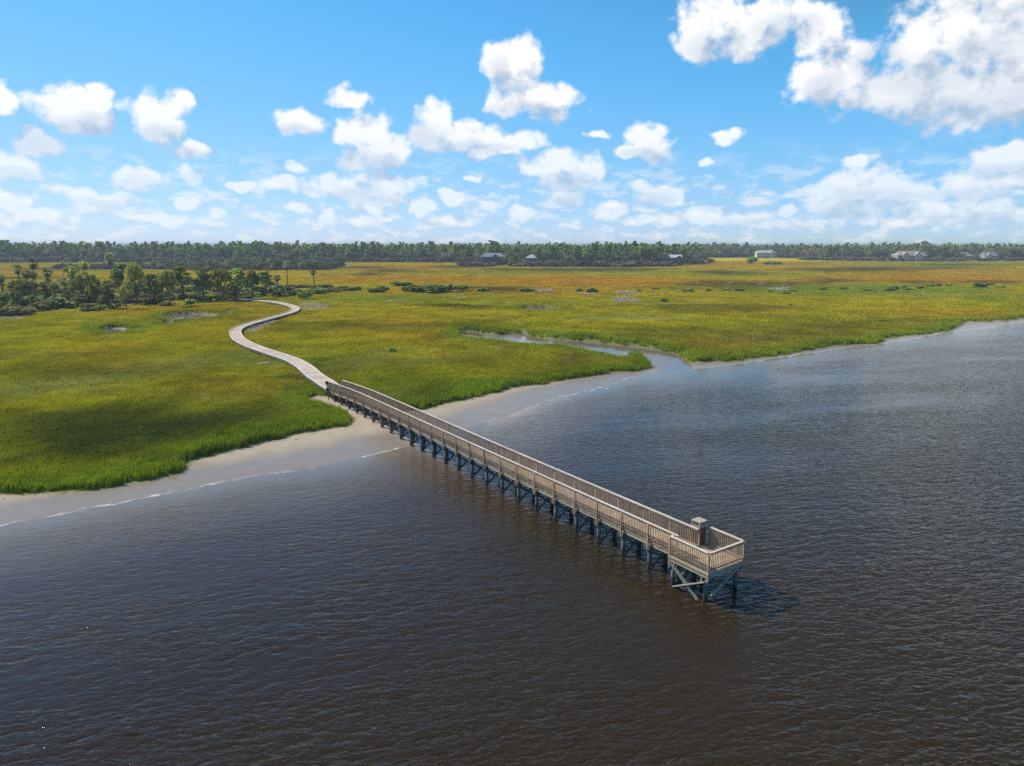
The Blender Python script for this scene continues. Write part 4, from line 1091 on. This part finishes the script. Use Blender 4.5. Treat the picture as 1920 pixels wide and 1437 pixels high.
for k in range(64):
    px = 535 * ((k + random.random()) / 64) - 25; t = random.uniform(.12, .95); x, y = ham_point(px, t); r = random.random()
    lim = 19 - (np.interp(px, [-30, 100, 180, 260, 400, 520], [519, 516, 516, 509, 513, 525]) - HZ) * y / F; h = random.uniform(.50, .86) * max(3.2, lim)
    where = 'left' if px < 180 else ('middle' if px < 360 else 'right')
    if r < .30: plant('oak_tree', OAKS[k % 4], x, y, (h / 8, h / 8, h / 8), f'dark leafy oak packed in the {where} part of the marsh thicket', 'tree', f'oaks in the {where} part of the thicket')
    elif r < .50: plant('cedar_tree', CEDARS[k % 3], x, y, (h / 8, h / 8, h / 8), f'dense dark cedar packed in the {where} part of the marsh thicket', 'tree', f'cedars in the {where} part of the thicket')
    else:
        s_ = random.uniform(1.0, 1.35); plant('cabbage_palm', PALMS[k % 4], x, y, (s_, s_, max(.3, h / 9.5)), f'low palm among the trees in the {where} part of the thicket', 'palm', f'low palms in the {where} part of the thicket')
for k in range(80):
    px = 655 * ((k + random.random()) / 80) - 25; t = random.uniform(-.02, .28) if k % 3 else random.uniform(.2, .8); x, y = ham_point(px, t); w = random.uniform(3.0, 6.5); h = random.uniform(1.2, 2.4) * (1.5 if px < 90 else 1)
    where = 'left' if px < 200 else ('middle' if px < 420 else 'right'); gb = random.random()
    if seg_dist(np.array([x]), np.array([y]), fine[::12])[0] < 3.0: continue
    if gb < .6: plant('grey_shrub', GBUSH[k % 3], x, y, (w, w, h), f'{nth("g" + where)} pale grey shrub from the left along the {where} front of the thicket', 'shrub', f'grey shrubs along the {where} thicket front')
    else: plant('green_shrub', BUSH[k % 4], x, y, (w * .8, w * .8, h), f'{nth("b" + where)} green shrub from the left along the {where} front of the thicket', 'shrub', f'green shrubs along the {where} thicket front')

for k in range(46):
    px = 560 * ((k + random.random()) / 46) - 25; t = random.uniform(.15, .9); x, y = ham_point(px, t); w = random.uniform(5, 9); h = random.uniform(2.2, 4.6); where = 'left' if px < 180 else ('middle' if px < 360 else 'right')
    if seg_dist(np.array([x]), np.array([y]), fine[::12])[0] < 4.0: continue
    plant('dark_shrub', DBUSH[k % 3], x, y, (w, w, h), f'dark shrub filling the {where} part of the thicket under the trees', 'shrub', f'dark undergrowth in the {where} part of the thicket')
for k in range(16):
    px = 515 + 150 * (k + random.random()) / 16; t = random.uniform(.1, .9); x, y = ham_point(min(px, 622), t); x += max(0, px - 622) * .24; w = random.uniform(3.5, 7); h = random.uniform(1.0, 2.2)
    if seg_dist(np.array([x]), np.array([y]), fine[::12])[0] < 3.0: continue
    plant('grey_shrub', GBUSH[k % 3], x, y, (w, w, h), 'low olive scrub trailing off right of the thicket past the boardwalk end', 'shrub', 'scrub trailing off right of the thicket')
SHR = [(715, 550, 28, 14, 'rounded green bush left of the long bush island in the marsh'), (695, 550, 24, 9, 'low bush at the left foot of the rounded green bush'), (780, 549, 46, 13, 'left end of the long green bush island'),
       (812, 550, 50, 17, 'highest bush of the long green bush island'), (842, 549, 42, 15, 'right part of the long green bush island'), (869, 547, 24, 11, 'small bush just right of the long bush island'),
       (745, 537, 42, 8, 'flat bush streak behind the long bush island'), (764, 537, 22, 7, 'right end of the flat bush streak behind the island'), (985, 548, 34, 7, 'low bush on the dark creek bank right of the bush island'), (905, 548, 24, 7, 'low bush at the left end of the dark creek bank'),
       (1085, 548, 16, 7, 'small dark bush left of the pale reed patch'), (1110, 550, 20, 8, 'second small bush left of the pale reed patch'), (1296, 549, 18, 9, 'roundest bush of the middle marsh row'), (1244, 568, 16, 9, 'lone dark bush in the green marsh below the pale reed patch'),
       (737, 665, 15, 10, 'lone dark bush in the grass above the pier start'), (1480, 575, 10, 6, 'tiny lone bush in the green marsh right of centre'), (600, 553, 30, 13, 'leafy bush just below the short bushy palm'), (573, 563, 26, 15, 'dark green bush beside the boardwalk bend'),
       (1840, 541, 26, 10, 'largest bush of the far right row'), (1410, 495, 22, 14, 'dark bushy clump in front of the white arched house'), (1448, 497, 30, 7, 'low brush right of the dark bushy clump')]
for (px, yb, w, h, lab) in SHR:
    x, y = at(px, yb); plant('marsh_bush', BUSH[random.randrange(4)], x, y, (w * y / F * 1.15, w * y / F * .9, h * y / F * 1.15), lab, 'bush', 'bushes standing singly in the marsh')
for k, (px, yb, w, h) in enumerate([(1190, 546, 14, 4), (1235, 547, 18, 5), (1255, 546, 12, 4), (1275, 548, 16, 6), (1318, 547, 12, 5), (1355, 549, 14, 5), (1380, 546, 16, 5), (1412, 549, 22, 7), (1432, 548, 14, 6), (1470, 552, 18, 6), (1500, 549, 18, 6), (1540, 547, 16, 6), (1580, 546, 14, 5), (1612, 547, 16, 6), (1634, 549, 18, 8), (1656, 548, 20, 8), (1680, 544, 18, 7), (1694, 546, 22, 9), (1704, 543, 14, 7), (1727, 541, 16, 8), (1745, 537, 16, 6), (1762, 539, 16, 7), (1787, 539, 14, 6), (1860, 538, 20, 6), (1868, 541, 16, 6), (1890, 541, 12, 5)]):
    x, y = at(px, yb); side = 'middle' if px < 1450 else 'right hand'
    plant('marsh_bush', (GBUSH if k % 2 else BUSH)[k % 3], x + random.uniform(-4, 4), y + random.uniform(-9, 9), (w * y / F * random.uniform(.8, 1.3), w * y / F * .9, h * y / F * random.uniform(.7, 1.15)), f'{nth(side)} small bush from the left in the {side} row across the marsh', 'bush', f'small bushes in the {side} marsh row')
for k, (px, yb, h, lab) in enumerate([(1367, 534, 13, 'bare white dead tree, leftmost of the three in the marsh'), (1430, 536, 15, 'bare white dead tree, middle one of the three in the marsh'), (1463, 537, 19, 'biggest bare white dead tree, right one of the three in the marsh')]):
    x, y = at(px, yb); s_ = h * y / F / 4.0; plant('dead_tree', SNAGS[k], x, y, (s_ * 1.7, s_ * 1.2, s_), lab, 'dead tree', 'bleached dead trees')

# ------------------------------------------------------------------ far woods (each reads as one mass)
wood_col = bpy.data.collections.new('far_wood_trees')


def proto_tree(tr, cr, mt, mc):
    m = tr.mesh('far_tree', mt); k = len(m.polygons); b = MB(); b.v = tr.v + cr.v; b.f = list(tr.f) + [tuple(i + tr.n for i in f) for f in cr.f]; b.n = tr.n + cr.n
    m2 = b.mesh('far_tree', mt); m2.materials.append(mc); m2.polygons.foreach_set('material_index', [0] * len(tr.f) + [1] * len(cr.f))
    o = bpy.data.objects.new('far_tree_%02d' % len(wood_col.objects), m2); wood_col.objects.link(o)


M_FPINE = leaf_mat('far_pine_needles', (0.197, 0.290, 0.068), (0.420, 0.510, 0.117), ns=.12); M_FOAK = leaf_mat('far_oak_leaves', (0.148, 0.178, 0.063), (0.331, 0.324, 0.136), ns=.12)
M_FBARE = leaf_mat('far_bare_branches', (0.162, 0.126, 0.089), (0.309, 0.239, 0.177), trans=.05, ns=.12); M_PBARK = flat_mat('pale_pine_bark', (0.20, 0.165, 0.14), .9, .1, .3, .4)
for k in range(5): proto_tree(*pine_tree(200 + k, 20.0, 11 + 2 * k, 26, .62), M_PBARK, M_FPINE)             # 0-4 pines, 20 m
for k in range(5): proto_tree(*broad_tree(210 + k, 12.0, 4.4 + .5 * k, 10 + k, 30, .60), M_BARK, M_FOAK)    # 5-9 oaks, 12 m
for k in range(2): proto_tree(*broad_tree(220 + k, 6.0, 3.4, 10, 30, .38, base=.05), M_PBARK, M_FBARE)      # 10-11 bare brush, 6 m
for k in range(2): proto_tree(*broad_tree(230 + k, 6.0, 3.4, 10, 34, .42, base=.02), M_BARK, M_FOAK)        # 12-13 leafy brush, 6 m


def wood(name, label, poly, spacing, kinds, hmin, hmax, seed, clear=()):
    """poly: plan polygon; kinds: list of (prototype ids, share, base height)"""
    g = np.random.default_rng(seed); lo, hi = poly.min(0), poly.max(0); gx, gy = np.meshgrid(np.arange(lo[0], hi[0], spacing), np.arange(lo[1], hi[1], spacing))
    gx = (gx + g.uniform(-.95, .95, gx.shape) * spacing).ravel(); gy = (gy + g.uniform(-.95, .95, gy.shape) * spacing).ravel()
    d = sd_poly(gx, gy, poly) + noise2(gx, gy, seed, 3, 40) * spacing * 1.2; k = d > 0; gx, gy, d = gx[k], gy[k], d[k]
    for (px, half, dist) in clear:                                                # gardens kept open in front of the houses
        xx = (px - CX) / F * gy; k = ~((np.abs(xx - gx) < half) & (gy < dist + 12)); gx, gy, d = gx[k], gy[k], d[k]
    idx = np.zeros(len(gx), int); hh = np.zeros(len(gx)); u = g.uniform(size=len(gx)) + 0.25 * noise2(gx, gy, seed + 5, 2, 60); lim = 0
    tot = sum(s for _, s, _ in kinds); u = np.clip(u, 0, .999) * tot
    for ids, s, bh in kinds:
        m_ = (u >= lim) & (u < lim + s); lim += s; idx[m_] = g.choice(ids, m_.sum()); hh[m_] = 1.0 / bh
    H_ = np.where(g.uniform(size=len(gx)) < .06, hmax * 1.0, g.uniform(hmin * .78, hmax * .92, len(gx))) * (1 + .10 * noise2(gx, gy, seed + 9, 3, 90)); small = idx >= 10; oak = (idx >= 5) & (idx < 10); H_ = np.where(small, H_ * .36, np.where(oak, H_ * .72, H_))
    edge = d < spacing * .9; H_ = np.where(edge & ~small, H_ * .85, H_)
    sz = H_ * hh; sxy = np.where(small, sz * 1.35, sz) * g.uniform(.72, 1.4, len(gx))
    o = scatter(name, wood_col, np.stack([gx, gy, np.full(len(gx), .5)], 1), np.stack([sxy, sxy, sz], 1), g.uniform(0, 6.28, len(gx)), idx)
    tag(o, label, 'wood', kind='stuff'); return len(gx)


def ring(pxs, d0, d1):
    """plan polygon between two distances over a span of photograph columns"""
    a = [((p - CX) / F * d * 0.9816, d) for p, d in zip(pxs, d0)]; b = [((p - CX) / F * d * 0.9816, d) for p, d in zip(pxs[::-1], d1[::-1])]
    return np.array(a + b)


pine, oak, bare, brush = ([0, 1, 2, 3, 4], [5, 6, 7, 8, 9], [10, 11], [12, 13])
HOUSES = [(925, 645, 21, 7.6), (997, 625, 11, 6.0), (1258, 628, 19, 7.0), (1436, 985, 27, 10.0), (1706, 800, 34, 9.5), (1806, 835, 20, 8.5), (1856, 800, 15, 9.0), (1905, 850, 12, 10.0)]
CLR = [(h[0], h[2] * .42, h[1] + (0 if h[1] < 700 else -14)) for h in HOUSES]
nw = wood('left_far_pine_wood', 'long hazy blue green pine wood along the left horizon', ring([-260, 200, 640, 900, 930], [770, 765, 760, 755, 760], [900, 900, 900, 880, 880]), 6.6, [(pine, .62, 20), (oak, .26, 12), (bare, .12, 6)], 17.5, 22.5, 301)
nw += wood('left_wood_edge_brush', 'dark brush along the foot of the left far wood', ring([-260, 200, 640, 900], [752, 748, 744, 742], [770, 766, 762, 760]), 5.0, [(bare, .5, 6), (brush, .4, 6), (oak, .1, 12)], 13, 19, 302)
nw += wood('headland_wood', 'green pine and oak wood on the headland in the centre', ring([868, 940, 1100, 1265, 1300, 1320], [690, 625, 612, 612, 690, 760], [860, 860, 860, 860, 900, 900]), 6.4, [(pine, .50, 20), (oak, .34, 12), (bare, .16, 6)], 15.5, 20.5, 303, CLR)
nw += wood('headland_edge_brush', 'grey leafless brush along the foot of the headland wood', ring([900, 945, 1100, 1262, 1300, 1340], [640, 597, 590, 594, 650, 720], [660, 615, 612, 614, 680, 750]), 4.2, [(bare, .55, 6), (brush, .45, 6)], 11, 17, 304, [(c[0], c[1], c[2] - 30) for c in CLR[:1]])
nw += wood('right_far_wood', 'grey green oak wood along the right horizon behind the houses', ring([1290, 1400, 1500, 1560, 1700, 1990], [1010, 1005, 960, 850, 815, 815], [1250, 1250, 1200, 1100, 1060, 1060]), 7.5, [(oak, .62, 12), (pine, .16, 20), (bare, .22, 6)], 17, 22, 305, CLR)
nw += wood('right_wood_edge_brush', 'grey brush along the foot of the right far wood', ring([1500, 1560, 1700, 1990], [850, 820, 775, 770], [900, 850, 800, 795]), 5.0, [(bare, .6, 6), (brush, .4, 6)], 10, 17, 306, CLR)
nw += wood('horizon_wood', 'thin hazy line of woods on the horizon', ring([-300, 500, 1200, 2200], [1500, 1500, 1400, 1400], [2300, 2300, 2300, 2300]), 19.0, [(oak, .6, 12), (pine, .4, 20)], 15, 20, 307)
nw += wood('middle_grove', 'dark grey brown grove on the marsh behind the palm thicket', ring([280, 330, 480, 600, 632], [522, 512, 508, 512, 530], [560, 575, 575, 560, 540]), 4.2, [(oak, .42, 12), (bare, .30, 6), (brush, .28, 6)], 8.0, 12.5, 308)
nw += wood('grey_marsh_brush', 'low grey leafless brush on the marsh left of the dark grove', ring([95, 160, 240, 300], [545, 535, 535, 530], [562, 565, 575, 570]), 4.5, [(bare, .85, 6), (brush, .15, 6)], 8, 13, 309)
nw += wood('headland_thicket', 'pale leafless thicket left of the headland below the grey roofed house', ring([862, 890, 922], [606, 590, 598], [640, 640, 640]), 3.0, [(bare, .9, 6), (brush, .1, 6)], 8, 13, 310)
print('far trees', nw)

# ------------------------------------------------------------------ far houses
M_WALLS = flat_mat('white_house_wall', (0.58, 0.56, 0.52), .8, .2, .08, .3); M_TAN = flat_mat('tan_house_wall', (0.50, 0.43, 0.34), .8, .2, .1, .3); M_DKWALL = flat_mat('dark_house_wall', (0.11, 0.115, 0.12), .8, .2, .1, .3)
M_ROOFG = flat_mat('grey_metal_roof', (0.30, 0.32, 0.34), .45, .5, .1, .3); M_ROOFW = flat_mat('white_metal_roof', (0.58, 0.59, 0.60), .5, .5, .06, .3); M_ROOFT = flat_mat('tan_shingle_roof', (0.40, 0.35, 0.30), .9, .2, .15, .4)
M_GLASS, T, out_ = new_mat('dark_window_glass'); principled(T, out_, (0.03, 0.035, 0.04), .1, .5)


def house(px, dist, w, eave, label, wall, roof, depth=9.0, rise=3.0, hip=True, gables=(), nwin=5, floors=2, arches=False, chimney=False):
    x = (px - CX) / F * dist * .9816; o = empty('house', (x, dist, .45)); tag(o, label, 'house')
    MB().box((0, 0, eave / 2), (w, depth, eave)).build('wall', wall, o)
    e = 0.7; hw, hd = w / 2 + e, depth / 2 + e; rl = max(.2, hw - hd * .9) if hip else hw
    r = MB(); r.add([(-hw, -hd, eave), (hw, -hd, eave), (hw, hd, eave), (-hw, hd, eave), (-rl, 0, eave + rise), (rl, 0, eave + rise), (-hw, -hd, eave - .25), (hw, -hd, eave - .25), (hw, hd, eave - .25), (-hw, hd, eave - .25)],
                    [(0, 1, 5, 4), (1, 2, 5), (2, 3, 4, 5), (3, 0, 4), (6, 7, 1, 0), (7, 8, 2, 1), (8, 9, 3, 2), (9, 6, 0, 3), (9, 8, 7, 6)])
    ro = r.build('roof', roof, o)
    for gx, gw in gables:
        gr = rise * .75; gy = -hd - 1.4
        b = MB(); b.add([(gx - gw / 2, gy, eave - .2), (gx + gw / 2, gy, eave - .2), (gx, gy, eave + gr), (gx - gw / 2, 0, eave - .2), (gx + gw / 2, 0, eave - .2), (gx, 0, eave + gr)], [(0, 2, 5, 3), (2, 1, 4, 5)]); b.build('gable_roof', roof, ro)
        b = MB(); b.add([(gx - gw * .42, gy + .2, 0), (gx + gw * .42, gy + .2, 0), (gx + gw * .42, gy + .2, eave - .1), (gx, gy + .2, eave + gr * .85), (gx - gw * .42, gy + .2, eave - .1)], [(0, 1, 2, 3, 4)])
        b.box((gx, gy + 1.9, eave / 2 - .1), (gw * .83, 3.3, eave - .2)); b.build('gable_wall', wall, o)
    for fl in range(floors):
        for k in range(nwin):
            wx = -w / 2 + w * (k + .5) / nwin; wz_ = eave * (fl + .55) / floors; ww, wh = min(1.6, w / nwin * .55), eave / floors * .5
            f = MB().box((wx, -depth / 2 - .03, wz_), (ww + .3, .10, wh + .3)).build('window', M_WALLS, o)
            MB().box((wx, -depth / 2 - .10, wz_), (ww, .06, wh)).build('pane', M_GLASS, f)
    if arches:
        for k in range(6):
            b = MB(); b.box((-w / 2 + w * (k + .1) / 5.4, -depth / 2 - 2.2, eave * .28), (.7, .7, eave * .56)); b.build('porch_column', M_WALLS, o)
        MB().box((0, -depth / 2 - 2.2, eave * .60), (w * .98, 1.2, .9)).build('porch_beam', M_WALLS, o)
    if chimney: MB().box((w * .2, .8, eave + rise * .8), (1.2, 1.2, 3.0)).build('chimney', M_TAN, ro)
    return o


house(925, 645, 21, 8.0, 'dark house with long grey roof at the left of the headland wood', M_DKWALL, M_ROOFG, rise=3.2, gables=((2, 6),), nwin=6)
house(997, 625, 9, 7.2, 'small house with bright white hipped roof in the headland wood', M_DKWALL, M_ROOFW, depth=8, rise=3.0, nwin=3)
house(1258, 628, 18, 7.4, 'long low house with white roof at the right of the headland wood', M_DKWALL, M_ROOFW, rise=2.6, hip=False, gables=((6, 7),), nwin=5)
house(1436, 985, 26, 7.5, 'white house with columned porch before the right far wood', M_WALLS, M_ROOFW, rise=3.6, gables=((7, 8),), nwin=6, arches=True)
house(1706, 800, 32, 6.8, 'large house with wide tan hipped roof on the right shore', M_TAN, M_ROOFT, depth=14, rise=5.0, gables=((-8, 8), (6, 9)), nwin=8, chimney=True)
house(1806, 835, 18, 5.8, 'brown roofed house right of the large tan one', M_TAN, M_ROOFT, depth=12, rise=4.4, nwin=5)
house(1856, 800, 13, 6.4, 'white gabled house with grey roof near the right edge', M_WALLS, M_ROOFG, depth=9, rise=4.2, hip=False, gables=((-3, 6),), nwin=4)
house(1906, 850, 11, 7.4, 'grey roofed house at the extreme right edge', M_TAN, M_ROOFG, depth=9, rise=4.2, nwin=3)
house(1780, 790, 5, 2.4, 'tiny cream shed between two houses on the right shore', M_WALLS, M_ROOFT, depth=4, rise=1.4, nwin=1, floors=1)
fx = (1538 - CX) / F * 845 * .9816; fl = empty('flagpole', (fx, 845, .4)); tag(fl, 'tall pole flying a red flag on the right shore', 'flag')
MB().tube([(0, 0, -.3), (0, 0, 10.5)], [.10, .06], 6).build('pole', M_WHITE, fl)
b = MB(); X_, Z_ = np.meshgrid(np.linspace(0, 3.6, 9), np.linspace(8.2, 10.3, 4)); i_ = np.arange(36).reshape(4, 9)
b.add(np.stack([X_.ravel() + .1, .28 * np.sin(X_.ravel() * 2.4), Z_.ravel() - .10 * X_.ravel()], 1), [(i_[r, c], i_[r, c + 1], i_[r + 1, c + 1], i_[r + 1, c]) for r in range(3) for c in range(8)])
b.build('cloth', flat_mat('red_flag_cloth', (0.62, 0.08, 0.05), .8), fl)

# ------------------------------------------------------------------ haze
hz, T, out_ = new_mat('pale_blue_air')
pv = T.n('ShaderNodeVolumePrincipled'); pv.inputs['Color'].default_value = (0.78, 0.87, 1.0, 1); pv.inputs['Density'].default_value = 0.00022; pv.inputs['Anisotropy'].default_value = 0.0
T.l(pv.outputs[0], out_.inputs['Volume'])
hb = MB().box((0, 7900, 12.0), (200000, 17000, 30.0)).build('haze', hz); tag(hb, kind='stuff')
